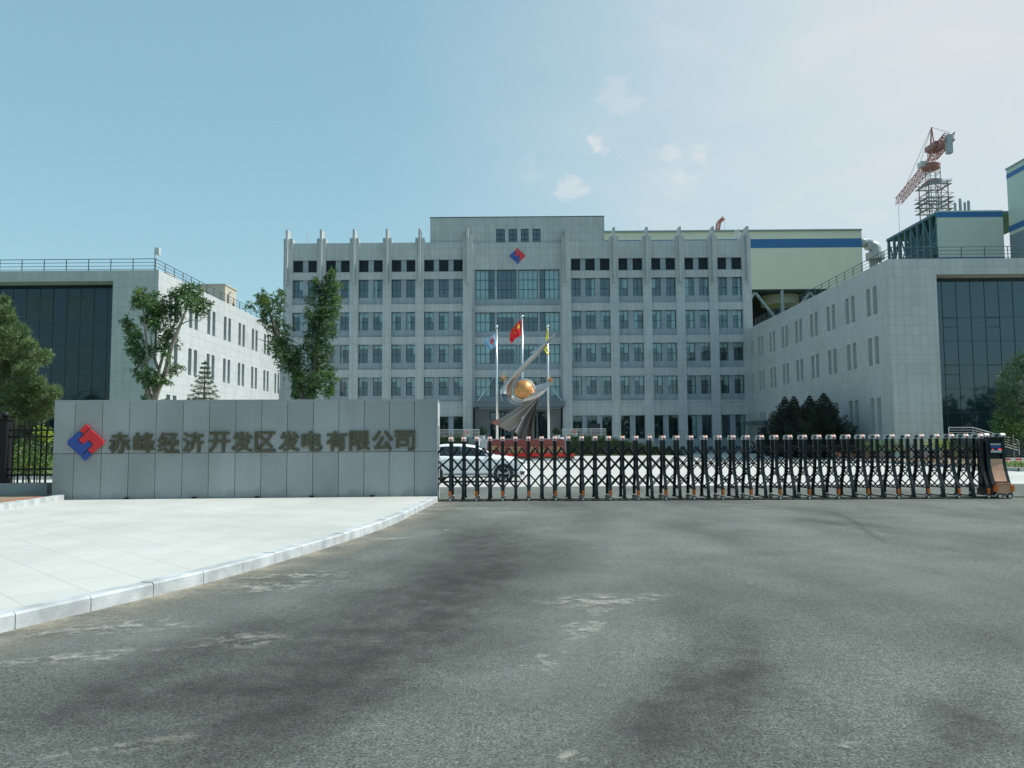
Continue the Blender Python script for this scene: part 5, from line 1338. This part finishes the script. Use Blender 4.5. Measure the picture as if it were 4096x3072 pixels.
MB().tube([gc - Vector((gr * 1.2, 0, 0)), gc - Vector((gr * .95, 0, 0))], .07, 8).tube([gc + Vector((gr * .95, 0, 0)), gc + Vector((gr * 1.2, 0, 0))], .07, 8).tube([gc - Vector((0, 0, gr * 1.25)), gc - Vector((0, 0, gr * .95))], .07, 8).build('globe_pins', m_steel, SP)
def star(c, ups, parent):
    mb = MB(); c = Vector(c)
    ds = [(Vector((0, 0, 1)), ups[0]), (Vector((0, 0, -1)), ups[1])]
    for a_, l__ in ((0, .5), (math.pi, .42), (.75, .36), (math.pi - .75, .36), (-.75, .40), (math.pi + .75, .34)): ds.append((Vector((math.cos(a_), -.25, math.sin(a_))).normalized(), l__))
    ds += [(Vector((.2, -1, .1)).normalized(), .3), (Vector((0, 1, 0)), .3)]
    for d, ln in ds:
        u = d.cross(Vector((.3, .9, .2))).normalized(); v = d.cross(u); b = len(mb.v)
        mb.v += [tuple(c + u * .07), tuple(c + v * .07), tuple(c - u * .07), tuple(c - v * .07), tuple(c + d * ln)]
        mb.f += [(b, b + 1, b + 4), (b + 1, b + 2, b + 4), (b + 2, b + 3, b + 4), (b + 3, b, b + 4)]
    return mb.build('gold_star', m_gold, parent)
s1 = sp(457, 870, -.6); star(s1, (s1.y * 0 + (sp(457, 775).z - sp(457, 870).z), sp(457, 870).z - sp(457, 948).z), SP)
star(sp(966, 885, -.05), (.62, .5), SP)

def flagpole(pxt, pyt, pxb, Y, label):
    a = P(pxt, pyt, Y); b = P(pxb, 1757, Y); d = (b - a); foot = Vector((b.x + d.x / d.z * (gz(Y) - b.z), Y, gz(Y)))
    foot.x = (a.x + b.x) / 2; a.x = foot.x
    t = thing('flagpole', tuple(foot), label, 'flagpole', 'three steel flagpoles behind the red base')
    MB().tube([foot, foot + (a - foot) * .5, a - Vector((0, 0, .2))], [.13, .105, .065], 14).build('pole', m_steelp, t, smooth=True)
    MB().sphere(a, .14, 14).build('ball_finial', m_steelp, t, smooth=True)
    MB().tube([foot, foot + Vector((0, 0, .3))], .25, 12).build('pole_foot', m_steelp, t)
    return foot, a
fA = flagpole(1985, 1307, 1991, 76, 'leftmost steel flagpole, carrying the pale blue flag')
fB = flagpole(2088, 1266, 2093, 78, 'tallest flagpole, in the middle, carrying the red flag with stars')
fC = flagpole(2190.5, 1305, 2196, 76, 'rightmost steel flagpole, carrying the furled yellow flag')
def fp(cx, cy, Y, d=0.0): return P(1850 + .1808 * cx, 1250 + .1808 * cy, Y + d)
def flag(name, top, bot, Y, mat, label, ripple=.12, nu=16, nv=10, waves=2.5):
    a = catm(top, 6); b = catm(bot, 6); mb = MB(); n = len(a)
    def pt(u, v, off=0):
        i = u * (n - 1); k = min(int(i), n - 2); f_ = i - k
        p = a[k] * (1 - f_) + a[k + 1] * f_; q_ = b[k] * (1 - f_) + b[k + 1] * f_; c = p * (1 - v) + q_ * v
        return fp(c[0], c[1], Y, ripple * math.sin(u * waves * 2 * math.pi + v * 2.2) * (.25 + u) - .1 + off)
    NU = 40
    for i in range(NU + 1):
        for j in range(nv + 1): mb.v.append(tuple(pt(i / NU, j / nv)))
    for i in range(NU):
        for j in range(nv): q0 = i * (nv + 1) + j; mb.f.append((q0, q0 + 1, q0 + nv + 2, q0 + nv + 1))
    t = thing(name, tuple(pt(0, 0)), label, 'flag'); mb.build('cloth', mat, t, smooth=True)
    return t, pt
t, pt = flag('flag', [(1292, 150), (1215, 235), (1130, 330), (1065, 430), (1040, 600)], [(1303, 492), (1230, 545), (1165, 580), (1125, 640), (1085, 690)], 78, m_flagr, 'red flag with five yellow stars hanging from the middle pole')
def pstar(pt, u, v, r, asp, par, rot=0):
    mb = MB(); vs = [pt(u, v, -.03)]
    for k in range(10):
        rr = r * (1 if k % 2 == 0 else .4); a_ = math.pi / 2 + math.pi * k / 5 + rot; vs.append(pt(u + rr * math.cos(a_) * asp, v - rr * math.sin(a_), -.03))
    mb.add(vs, [(0, 1 + k, 1 + (k + 1) % 10) for k in range(10)]); mb.build('yellow_star', m_flagy, par)
pstar(pt, .20, .32, .20, .62, t)
for u, v in ((.47, .13), (.55, .30), (.52, .50), (.40, .60)): pstar(pt, u, v, .065, .62, t, .3)
t, pt = flag('flag', [(745, 440), (690, 490), (600, 545), (510, 600), (455, 645)], [(755, 730), (715, 770), (660, 805), (620, 830), (582, 855)], 76, m_flagb, 'pale blue flag with a red and blue emblem on the left pole', .10)
mb = MB(); pp = lambda x, y, o=-.03: fp(x, y, 76, -.34 + o)
mb.prism([pp(*c) for c in ((642, 538), (692, 538), (688, 562), (640, 558))], (0, -.01, 0)).prism([pp(*c) for c in ((638, 575), (686, 580), (662, 660), (680, 690), (664, 718), (614, 690), (610, 640))], (0, -.01, 0)); mb.build('red_mark', m_erd, t)
mb = MB().prism([pp(*c) for c in ((692, 575), (708, 600), (705, 650), (686, 672), (672, 655))], (0, -.01, 0)).prism([pp(*c) for c in ((684, 690), (690, 712), (678, 730), (670, 722))], (0, -.01, 0)); mb.build('blue_mark', m_ebl, t)
mb = MB().prism([pp(*c, -.015) for c in ((632, 530), (704, 530), (700, 575), (674, 655), (692, 690), (668, 730), (602, 695), (602, 640), (630, 570))], (0, -.01, 0)); mb.build('white_rim', m_flagw, t)
t, pt = flag('flag', [(1876, 330), (1862, 430), (1840, 560), (1832, 660), (1800, 740), (1800, 820)], [(1892, 350), (1900, 470), (1900, 600), (1900, 760), (1905, 860), (1905, 960)], 76, m_flagy, 'yellow flag hanging furled down the right pole', .06)
MB().prism([fp(1838, 690, 76, -.35), fp(1855, 700, 76, -.35), fp(1850, 745, 76, -.35), fp(1830, 755, 76, -.35)], (0, -.01, 0)).build('green_mark', m_topi, t)

# ------------------------------------------------------------------ planting
def sprays(mb, c, r, k, per, ln, size):
    """compound leaves: k short drooping stalks through a clump, each with leaflets along it"""
    c = np.array(c); r = np.array(r); d = rng.normal(size=(k, 3)); d /= np.linalg.norm(d, axis=1)[:, None]
    p = c + d * (rng.uniform(0, 1, k) ** .5)[:, None] * r * .98
    o = d * .7 + rng.normal(size=(k, 3)) * .6; o[:, 2] -= .15; o /= np.linalg.norm(o, axis=1)[:, None]
    t_ = rng.uniform(0, 1, (k, per, 1)); q = p[:, None, :] + o[:, None, :] * t_ * ln + rng.normal(size=(k, per, 3)) * .035; q[:, :, 2] -= (t_[:, :, 0] ** 2) * .08
    q = q.reshape(-1, 3); n = len(q)
    a = rng.normal(size=(n, 3)); a[:, 2] *= .6; a /= np.linalg.norm(a, axis=1)[:, None]; b = np.cross(a, rng.normal(size=(n, 3))); b /= np.linalg.norm(b, axis=1)[:, None]
    s = size * rng.uniform(.55, 1.2, n)[:, None]; v = np.stack((q - a * s, q + b * s * .42, q + a * s, q - b * s * .42), 1).reshape(-1, 3)
    b0 = len(mb.v); mb.v += v.tolist(); mb.f += [(b0 + 4 * i, b0 + 4 * i + 1, b0 + 4 * i + 2, b0 + 4 * i + 3) for i in range(n)]
def tube_tree(name, base, label, cat, limbs, clusters, mat, leafn, leafs, toP, dens=1.0, group=None, bark=None, extra=None):
    t = thing(name, tuple(base), label, cat, group)
    tr_ = MB()
    for lm in limbs:
        pts, r0, r1 = lm; w_ = [toP(*p) for p in catm([(x, y, d) for x, y, d in pts], 4)]
        tr_.tube(w_, [r0 + (r1 - r0) * k / (len(w_) - 1) for k in range(len(w_))], 7)
    tr_.build('trunk', bark or m_bark, t)
    cr = MB()
    for (cx, cy, rx, ry) in clusters:
        c = toP(cx, cy, random.uniform(-.7, .7)); a_ = toP(cx + rx, cy, 0); b_ = toP(cx, cy - ry, 0); c0_ = toP(cx, cy, 0)
        RX = (a_ - c0_).length; RZ_ = (b_ - c0_).length; n = int(leafn * RX * RZ_ * dens)
        k = max(8, int(n / 26)); sprays(cr, c, (RX, min(RX, RZ_) * 1.1, RZ_), int(n / 11.5) + 3, 14, .26, leafs)
        for _ in range(0):
            dd = rng.normal(size=3); dd /= np.linalg.norm(dd); off = dd * rng.uniform(.1, 1.12); sc_r = rng.uniform(.17, .34)
            leaves(cr, (c.x + off[0] * RX, c.y + off[1] * min(RX, RZ_), c.z + off[2] * RZ_), (RX * sc_r, RX * sc_r, RZ_ * sc_r * .8), int(n / k), leafs, .55, .1)
    cr.build('crown', mat, t)
    if extra:
        for nm, mt, cl in extra:
            e_ = MB()
            for (cx, cy, rx, ry) in cl:
                c = toP(cx, cy, -.3); a_ = toP(cx + rx, cy, 0); c0_ = toP(cx, cy, 0); RX = (a_ - c0_).length; RZ_ = RX * ry / rx
                leaves(e_, c, (RX, RX, RZ_), int(leafn * RX * RZ_ * .6), leafs, .5, .2)
            e_.build(nm, mt, t)
    return t
T1Y = 40.0
q1 = lambda cx, cy, d=0.0: P(470 + .3013 * cx, 1120 + .3013 * cy, T1Y + d)
b1 = q1(475, 1620); b1 = Vector((b1.x, T1Y, gz(T1Y)))
zrow = lambda x: (x, 2560, 0)
limbs = [([(478, 2300, 0), (476, 1900, 0), (478, 1640, 0)], .20, .17), ([(478, 1640, 0), (430, 1480, .1), (350, 1300, .3), (290, 1050, .4), (200, 800, .5), (140, 580, .5)], .12, .03),
         ([(478, 1640, 0), (535, 1450, -.1), (590, 1340, -.1), (640, 1200, -.2), (700, 950, -.3), (745, 820, -.3), (830, 600, -.3), (890, 450, -.3), (940, 300, -.2), (980, 110, 0)], .16, .03),
         ([(470, 1600, 0), (500, 1400, .3), (555, 1180, .4), (620, 950, .4), (690, 750, .4), (760, 560, .4), (800, 320, .4)], .10, .03),
         ([(545, 1190, .4), (495, 1050, .3), (490, 950, .2), (505, 800, .2), (515, 650, .2), (570, 450, .2), (630, 350, .2)], .08, .03),
         ([(440, 1560, 0), (400, 1400, -.3), (395, 1200, -.4), (390, 900, -.4), (365, 650, -.4), (350, 450, -.4), (300, 190, -.4)], .09, .03),
         ([(820, 610, -.3), (900, 560, -.5), (1000, 530, -.7), (1100, 540, -.8), (1190, 430, -.8)], .035, .012), ([(640, 1210, -.2), (720, 1200, -.5), (830, 1170, -.8)], .03, .01),
         ([(400, 1600, .2), (370, 1450, .4), (345, 1300, .5), (330, 1150, .6)], .07, .02), ([(440, 1010, 0), (450, 850, .1), (440, 700, 0)], .04, .02)]
cl1 = [(150, 560, 80, 80), (200, 680, 95, 95), (230, 800, 100, 95), (160, 930, 55, 45), (300, 950, 110, 95), (310, 1070, 100, 55), (270, 1220, 55, 55), (330, 1300, 60, 55), (420, 1350, 65, 70), (520, 1290, 90, 70),
       (430, 920, 55, 85), (330, 190, 95, 85), (290, 290, 100, 75), (420, 310, 130, 100), (490, 410, 120, 100), (400, 520, 75, 85), (520, 600, 95, 110), (600, 400, 100, 130), (625, 265, 50, 45), (520, 200, 45, 45),
       (780, 200, 75, 100), (760, 350, 80, 90), (790, 470, 75, 60), (890, 120, 80, 90), (985, 130, 120, 95), (960, 280, 130, 105), (1080, 210, 65, 100), (1150, 330, 95, 80), (1100, 430, 90, 50), (620, 850, 80, 75),
       (600, 760, 60, 45), (560, 930, 50, 45), (700, 720, 70, 95), (790, 830, 40, 50), (690, 580, 60, 50), (650, 1000, 50, 50), (720, 1210, 70, 65), (830, 1160, 40, 35), (640, 1340, 60, 50), (340, 1590, 60, 45), (640, 1610, 55, 25), (400, 1200, 45, 60)]
tube_tree('locust_tree', b1, 'open many-stemmed tree rising behind the granite wall near its emblem', 'tree', limbs, cl1, m_leaf, 5600, .062, q1, bark=m_barkl,
          extra=[('young_leaves', m_shruby, [(280, 160, 40, 40), (400, 1350, 30, 25)])])
T2Y = 38.0
q2 = lambda cx, cy, d=0.0: P(980 + .3376 * cx, 1060 + .3376 * cy, T2Y + d)
b2 = q2(720, 1620); b2 = Vector((b2.x, T2Y, gz(T2Y)))
limbs = [([(720, 2250, 0), (718, 1900, 0), (712, 1650, 0)], .24, .21), ([(712, 1660, 0), (650, 1440, .1), (565, 1260, .2), (475, 1080, .2), (405, 890, .2), (330, 680, .2), (255, 480, .2), (205, 380, .2)], .13, .04),
         ([(722, 1660, 0), (785, 1400, 0), (828, 1150, 0), (850, 900, 0), (880, 650, 0), (905, 400, 0), (950, 250, 0), (1030, 90, 0)], .13, .03), ([(270, 910, -.2), (200, 890, -.3), (135, 872, -.3)], .02, .01), ([(800, 480, -.2), (760, 450, -.4), (722, 392, -.5)], .05, .05),
         ([(905, 400, 0), (870, 280, .1), (840, 190, .1)], .05, .02), ([(870, 1300, 0), (960, 1330, -.3), (1080, 1350, -.4)], .03, .01)]
cl2 = [(200, 380, 85, 75), (85, 480, 50, 35), (270, 430, 100, 90), (250, 540, 70, 100), (240, 630, 60, 50), (420, 340, 50, 45), (420, 430, 60, 50), (395, 560, 60, 80), (330, 720, 80, 70), (420, 680, 70, 50), (505, 740, 30, 40),
       (370, 830, 90, 80), (480, 880, 60, 60), (310, 960, 60, 40), (430, 960, 95, 80), (430, 1060, 90, 80), (540, 1050, 95, 80), (620, 1100, 90, 80), (480, 1180, 70, 65), (620, 1230, 105, 80), (590, 1330, 75, 60), (700, 1330, 95, 90),
       (640, 1430, 80, 70), (600, 1530, 75, 50), (700, 1570, 95, 45), (800, 1540, 60, 45), (1030, 100, 50, 65), (1000, 200, 70, 90), (1095, 240, 50, 35), (850, 210, 50, 60), (870, 300, 70, 50), (960, 330, 105, 80), (1070, 400, 75, 60),
       (900, 450, 120, 80), (1060, 480, 75, 80), (760, 400, 55, 30), (820, 560, 95, 80), (960, 580, 105, 90), (1060, 570, 50, 50), (780, 680, 65, 70), (900, 700, 115, 90), (1000, 720, 70, 70), (740, 830, 50, 40), (860, 830, 95, 80),
       (960, 820, 80, 70), (1030, 790, 40, 30), (720, 960, 60, 50), (820, 960, 95, 80), (930, 960, 60, 70), (1020, 990, 50, 40), (840, 1080, 85, 70), (930, 1080, 50, 70), (850, 1200, 95, 80), (980, 1240, 80, 60), (860, 1320, 105, 70), (1000, 1350, 95, 50), (880, 1420, 85, 70), (1000, 1460, 50, 50), (990, 1530, 45, 35), (780, 1450, 80, 70)]
tube_tree('elm_tree', b2, 'dense leafy tree forking into two tall limbs before the left end of the office block', 'tree', limbs, cl2, m_leaf2, 5600, .058, q2,
          extra=[('pale_seed_cluster', m_shruby, [(250, 430, 60, 35)]), ('young_leaves', m_shrub, [(1080, 1350, 45, 28), (1000, 1300, 60, 50), (1010, 1480, 40, 70), (1095, 245, 50, 30), (840, 190, 45, 40), (1040, 90, 30, 50), (430, 330, 30, 35), (1080, 390, 60, 20)])])
def conifer(name, base, h, rad, label, mat, whorls=16, per=9, tuft=5, nl=.16, nw=.008, cat='tree', group=None, power=.9, z0=.05, droop=.15, lean=0.0):
    t = thing(name, tuple(base), label, cat, group); base = Vector(base)
    tr_ = MB().tube([base, base + Vector((0, 0, h * .5)), base + Vector((lean, 0, h * .99))], [h * .022 + .02, h * .012 + .012, .008], 7)
    cr = MB()
    for i in range(whorls):
        f_ = i / (whorls - 1); z = h * (z0 + (1 - z0) * f_ ** .85 * .97); r = rad * (1 - f_) ** power + .03
        m_ = per + (i % 2)
        for k in range(m_):
            a_ = 2 * math.pi * (k + .37 * i) / m_ + rng.uniform(-.2, .2); ln = r * rng.uniform(.62, 1.12); st = base + Vector((lean * f_, 0, z)); d = Vector((math.cos(a_), math.sin(a_), 0))
            segs = max(2, int(ln / .16)); pts = []
            for s_ in range(segs + 1):
                u = s_ / segs; pts.append(st + d * ln * u + Vector((0, 0, ln * (-.15 * math.sin(u * 2.4) - droop * u + .38 * u * u))))
            tr_.tube(pts, [.012 + .01 * (1 - f_)] + [.006] * segs, 3, False)
            for s_ in range(1, segs + 1):
                pp_ = pts[s_]; nl_ = nl * (.4 + .6 * (1 - f_)); needles(cr, pp_, (d.x, d.y, .25), tuft * 3, nl_, nw)
                sd_ = Vector((-d.y, d.x, 0))
                w_ = ln * .30 * (1 - s_ / segs) + .08
                for sgn_ in (-1, 1):
                    for q_ in (.5, 1.0):
                        needles(cr, pp_ + sd_ * sgn_ * w_ * q_ + d * w_ * .5 * q_ - Vector((0, 0, .02)), (d.x + sd_.x * sgn_, d.y + sd_.y * sgn_, .1), tuft, nl_, nw)
    needles(cr, base + Vector((lean, 0, h * .985)), (0, 0, 2.5), 8, nl * .5, nw)
    tr_.build('trunk', m_bark, t); cr.build('needles', mat, t); return t
c = P(817, 1600, 33); hh = P(817, 1439, 33).z
conifer('young_spruce', (c.x, 33, 0), hh, 1.35, 'small young spruce showing its tip over the granite wall', m_spruceb, 20, 9, 4, .13, .009, power=.9, z0=.1)
for i, (px, py, r_, lab) in enumerate(((3142, 1584, 1.9, 'leftmost dark spruce of the clump by the shaded right wing'), (3179, 1583, 1.9, 'second dark spruce from the left in the clump by the right wing'),
                         (3242, 1581, 1.9, 'third dark spruce in the clump by the right wing, with a leaning tip'), (3299, 1570, 1.95, 'tallest dark spruce at the right end of the clump by the right wing'))):
    Y = 25.0 * F / (px - 2072); c = P(px, 1700, Y); z_ = gz(Y); conifer('spruce', (c.x, Y, z_), P(px, py, Y).z - z_, r_ * 1.55, lab, m_spruce, 18, 10, 6, .24, .014, group='dark spruces by the right wing', power=1.05, z0=.02, droop=-.1)
# foreground pine at the left edge
PY = 27.0
q5 = lambda cx, cy, d=0.0: P(.5 * cx, 1180 + .5 * cy, PY + d)
pb = P(-30, 1800, PY); t = thing('pine_tree', (pb.x, PY, 0), 'bushy long-needled pine behind the iron fence at the left edge', 'tree')
tr_ = MB().tube([(pb.x, PY, 0), (pb.x + .1, PY, 3), (P(8, 1230, PY).x, PY, P(8, 1230, PY).z)], [.2, .14, .03], 8)
cr = MB()
pc = [(35, 60, 28, 48), (50, 140, 45, 45), (10, 200, 60, 60), (80, 190, 35, 30), (-60, 230, 90, 120), (150, 290, 78, 52), (60, 310, 70, 60), (230, 395, 52, 38), (130, 400, 90, 70), (345, 490, 62, 52), (250, 520, 80, 60), (150, 520, 110, 90), (30, 450, 90, 110),
      (200, 610, 80, 60), (60, 640, 110, 110), (300, 700, 55, 30), (210, 720, 100, 60), (-60, 600, 120, 200), (360, 770, 80, 50), (440, 780, 45, 42), (260, 810, 110, 70), (120, 800, 130, 100), (10, 850, 120, 120), (300, 900, 110, 60), (180, 930, 110, 80), (60, 980, 110, 80), (390, 860, 70, 60), (-80, 900, 130, 160), (400, 930, 50, 50), (250, 990, 120, 50), (120, 1040, 120, 50)]
for (cx, cy, rx, ry) in pc:
    dep = random.uniform(-.8, .8); c = q5(cx, cy, dep); RX = (q5(cx + rx, cy) - q5(cx, cy)).length; RZ_ = RX * ry / rx
    st = Vector((pb.x + .08, PY, max(.5, c.z - .9))); tr_.tube([st, st.lerp(c, .6) + Vector((0, 0, -.1)), c], [.045, .03, .012], 5)
    n = int(850 * RX * RZ_) + 50
    for _ in range(n):
        dd = rng.normal(size=3); dd /= np.linalg.norm(dd); rr = rng.uniform(.35, 1.02); p_ = np.array(c) + dd * rr * np.array((RX, RX, RZ_))
        needles(cr, p_, dd * .8 + np.array((0, 0, .5)), 10, .15, .0085)
tr_.build('trunk', m_bark, t); cr.build('needles', m_pine, t)
# tree at the right edge
RYt = 46.0
q6 = lambda cx, cy, d=0.0: P(3350 + .3376 * cx, 1380 + .3376 * cy, RYt + d)
b6 = Vector((q6(2290, 1200).x, RYt, gz(RYt)))
t = thing('shade_tree', tuple(b6), 'bushy feathery tree with sunlit rim and pale stakes at the right edge', 'tree')
MB().tube([b6, b6 + Vector((-.1, 0, 2.5)), (q6(2200, 150).x, RYt, q6(2200, 150).z)], [.14, .09, .02], 7).build('trunk', m_bark, t)
cr = MB(); br = MB()
for (cx, cy, rx, ry) in [(2160, 160, 60, 80), (2060, 260, 90, 70), (2180, 300, 110, 100), (1990, 400, 110, 80), (2120, 430, 130, 100), (1960, 520, 90, 80), (2080, 600, 150, 110), (1940, 650, 80, 60), (2010, 750, 130, 90), (2180, 720, 130, 130), (1960, 860, 90, 80), (2100, 880, 150, 110), (2040, 980, 130, 80),
                         (2180, 1020, 110, 100), (2300, 300, 120, 150), (2330, 600, 140, 200), (2330, 900, 140, 200), (2100, 1120, 120, 60), (2450, 600, 120, 300)]:
    c = q6(cx, cy, random.uniform(-1.0, 1.0)); RX = (q6(cx + rx, cy) - q6(cx, cy)).length; RZ_ = RX * ry / rx
    br.tube([b6 + Vector((0, 0, max(.6, c.z * .6))), c], [.03, .01], 4)
    for _ in range(int(150 * RX * RZ_) + 10):
        dd = rng.normal(size=3); dd /= np.linalg.norm(dd); p_ = np.array(c) + dd * rng.uniform(.2, 1.1) * np.array((RX, RX, RZ_)); needles(cr, p_, dd + np.array((0, 0, .4)), 8, .24, .016)
br.build('branches', m_bark, t); cr.build('crown', m_hedge, t)
yl = MB(); leaves(yl, q6(1930, 960, -.8), (.7, .6, .8), 500, .06); leaves(yl, q6(2190, 1000, -1.0), (.7, .6, .5), 420, .06); yl.build('painted_sunlit_leaves', m_shrub, t)  # lighter green clumps: sunlight on the leaves put into their colour
for i, (x0, y0, x1, y1) in enumerate(((2120, 1330, 2080, 1060), (1890, 560, 1760, 700), (2060, 380, 1940, 690))):
    a_, b_ = q6(x0, y0, -2.2), q6(x1, y1, -2.2)
    if i: 
        pass
    o_ = MB().tube([Vector((b_.x if not i else a_.x, RYt - 2.2, gz(RYt))), b_ if not i else a_], .028, 6)
    if i == 0: tag(o_.build('tree_stake', m_barkl), 'pale wooden stake standing under the tree at the right edge', 'stake')
# shrubs in the flower bed
def shrub(px, py, Y, rx, rz, mat, label, name='shrub', cat='shrub', n=500, ls=.05, group=None, bloom=None, z=None):
    c = P(px, py, Y); zb = gz(Y) + .12 if z is None else z
    t = thing(name, (c.x, Y, zb), label, cat, group); m_ = MB()
    for _ in range(7):
        o_ = rng.normal(size=3) * .38; leaves(m_, (c.x + o_[0] * rx, Y + o_[1] * rx, max(zb + rz * .35, c.z + o_[2] * rz * .6)), (rx * .55, rx * .55, rz * .55), n // 7, ls, .6, .1)
    m_.tube([(c.x, Y, zb - .05), (c.x, Y, c.z)], .02, 5); m_.build('foliage', mat, t)
    if bloom:
        b_ = MB(); leaves(b_, (c.x, Y - rx * .3, c.z + rz * .3), (rx, rx * .7, rz * .7), 60, ls * 1.1, .6, .6); b_.build('blooms', bloom, t)
    return t
shrub(3545, 1780, 56, 1.5, .9, m_shrub, 'olive-green bush in the bed beside the corner of the right wing', n=1600)
shrub(3480, 1790, 58, 1.0, .8, m_shrub, 'narrow green bush against the shaded wall of the right wing', n=800)
shrub(3605, 1808, 53, .8, .55, m_shrub, 'rose bush with crimson blooms in the bed before the right wing', name='rose_bush', n=420, bloom=m_flow)
shrub(3748, 1777, 52, 1.0, .8, m_shruby, 'bright yellow-green bush by the glass corner of the right wing', n=1100)
shrub(3830, 1800, 50, .8, .8, m_shrub, 'green bush near the handrail of the right wing', n=700)
shrub(3895, 1800, 47, .9, .9, m_hedge, 'dark green bush between the handrail and the gate motor', n=800)
for i, px in enumerate((3360, 3420, 3480, 3540, 3680, 3735, 3790, 3860)):
    Y = 24.9 * F / (px - 2072) ; shrub(px, 1826, min(Y, 58), .75, .5, m_rust if i not in (3, 6) else m_rust, ['leftmost russet plant along the kerb, beneath the spruces', 'second russet plant along the kerb from the left', 'third russet plant along the kerb from the left', 'russet plant along the kerb just left of the crimson blooms', 'russet plant along the kerb just right of the crimson blooms',
        'sixth russet plant along the kerb, below the yellow-green bush', 'seventh russet plant along the kerb from the left', 'rightmost russet plant along the kerb, near the gate motor'][i], name='russet_plant', cat='plant', n=420, group='russet plants along the kerb')
shrub(4060, 1855, 40.5, 2.2, .22, m_shrub, 'low green ground-cover hedge behind the striped barrier arm', name='low_hedge', cat='hedge', n=1600)
# shrubs behind the fence
shrub(185, 1740, 25.5, .42, .42, m_shruby, 'bright yellow-green bush seen through the iron fence beside the wall', n=700, ls=.045)
shrub(60, 1840, 24.5, .9, .8, m_shrub, 'green bush behind the left part of the iron fence', n=1300, ls=.05)
shrub(150, 1850, 25.0, .8, .7, m_shrub, 'leafy green bush low behind the iron fence', n=1200, ls=.05)
shrub(110, 1775, 27.5, 1.2, .6, m_hedge, 'dark bush under the pine behind the iron fence', n=1400, ls=.06)
tag(MB().tube([P(120, 1930, 25.2), P(70, 1790, 25.2)], .045, 6).build('leaning_stake', m_barkl), 'pale pole leaning under the pine behind the fence', 'stake')
# potted plants and clipped balls on the terrace
for px, py, lab in ((1930, 1739, 'round clipped dark bush left of the office entrance'), (2229, 1738, 'round clipped dark bush right of the office entrance')):
    c = P(px, py, 92.5); t = thing('clipped_bush', (c.x, 92.5, TH), lab, 'bush', 'clipped balls by the entrance'); r_ = .52
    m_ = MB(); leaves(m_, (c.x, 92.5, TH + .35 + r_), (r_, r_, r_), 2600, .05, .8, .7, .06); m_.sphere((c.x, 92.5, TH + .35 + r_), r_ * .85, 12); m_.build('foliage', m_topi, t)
    MB().lathe((c.x, 92.5, TH), [(.26, 0), (.34, .4), (.36, .45), (.3, .45)], 16).build('pot', m_kerb, t)
for px, lab in ((1866, 'stone bowl of pink flowers behind the left terrace railing'), (2295, 'stone bowl of pink flowers behind the right terrace railing')):
    c = P(px, 1745, 87.3); t = thing('flower_bowl', (c.x, 87.3, TH), lab, 'planter', 'flower bowls on the terrace')
    MB().lathe((c.x, 87.3, TH), [(.2, 0), (.14, .15), (.42, .5), (.44, .55), (.38, .55)], 16).build('bowl', m_kerb, t); m_ = MB(); leaves(m_, (c.x, 87.3, TH + .7), (.4, .4, .22), 260, .05); m_.build('flowers', m_flow, t)
    m_ = MB(); leaves(m_, (c.x, 87.3, TH + .62), (.42, .42, .15), 260, .05); m_.build('greenery', m_shrub, t)
# bank hedges beside the stairs
for s, lab in ((1, 'dark green hedge bank sloping down to the right of the terrace'), (-1, 'dark green hedge bank left of the terrace stairs')):
    t = thing('hedge', (s * 10, 84.5, .2), lab, 'hedge'); m_ = MB(); bx_ = MB()
    for k in range(46):
        x = 5.3 + 11.6 * k / 45; top = 2.35 if x < 8.5 else 2.35 - (x - 8.5) * .19
        for z in np.arange(.5, top, .42): leaves(m_, (s * x, 84.3 - (2.3 - z) * .35, z + rng.uniform(-.1, .1)), (.34, .32, .32), 90, .055, .7, .3)
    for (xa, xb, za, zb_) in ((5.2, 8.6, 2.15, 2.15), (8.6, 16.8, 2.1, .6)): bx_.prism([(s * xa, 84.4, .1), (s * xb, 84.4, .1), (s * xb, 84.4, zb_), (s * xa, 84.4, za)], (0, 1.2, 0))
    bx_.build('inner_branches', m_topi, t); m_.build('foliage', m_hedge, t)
# red flower bed round the base
t = thing('flower_border', (1.3, SY - 1.7, gz(SY)), 'strip of bright red flowers in front of the red granite base', 'flower bed')
x0, x1 = P(1935, 1835, SY - 1.6).x, P(2294, 1835, SY - 1.6).x; fl_ = MB(); gr_ = MB()
for k in range(150):
    x = x0 + (x1 - x0) * k / 149; z = gz(SY)
    for dy in (-2.1, -1.75, -1.4): leaves(fl_, (x, SY + dy, z + .42 + rng.uniform(-.08, .08)), (.12, .14, .13), 6, .045, .7, .2); leaves(gr_, (x, SY + dy, z + .2), (.13, .15, .16), 12, .06, .7, .2)
fl_.build('blooms', m_flow, t); gr_.build('greenery', m_rust, t)
MB().box(x0 - .2, x1 + .2, SY - 2.4, SY - 2.28, gz(SY) - .05, gz(SY) + .14).build('edging', m_kerb, t)
# wooded belt across the road behind the camera (seen only as reflections in the glass)
m_ = MB()
for k in range(60):
    x = -150 + 5.2 * k + rng.uniform(-1, 1); h_ = 11 + 2.5 * math.sin(k * .9) + rng.uniform(-1, 1); leaves(m_, (x, -70 + rng.uniform(-2, 2), h_ * .5), (3.8, 3, h_ * .55), 420, .95, .8, .1)
tag(m_.build('tree_belt', m_belt), 'dense belt of trees across the road', None, None, 'stuff')
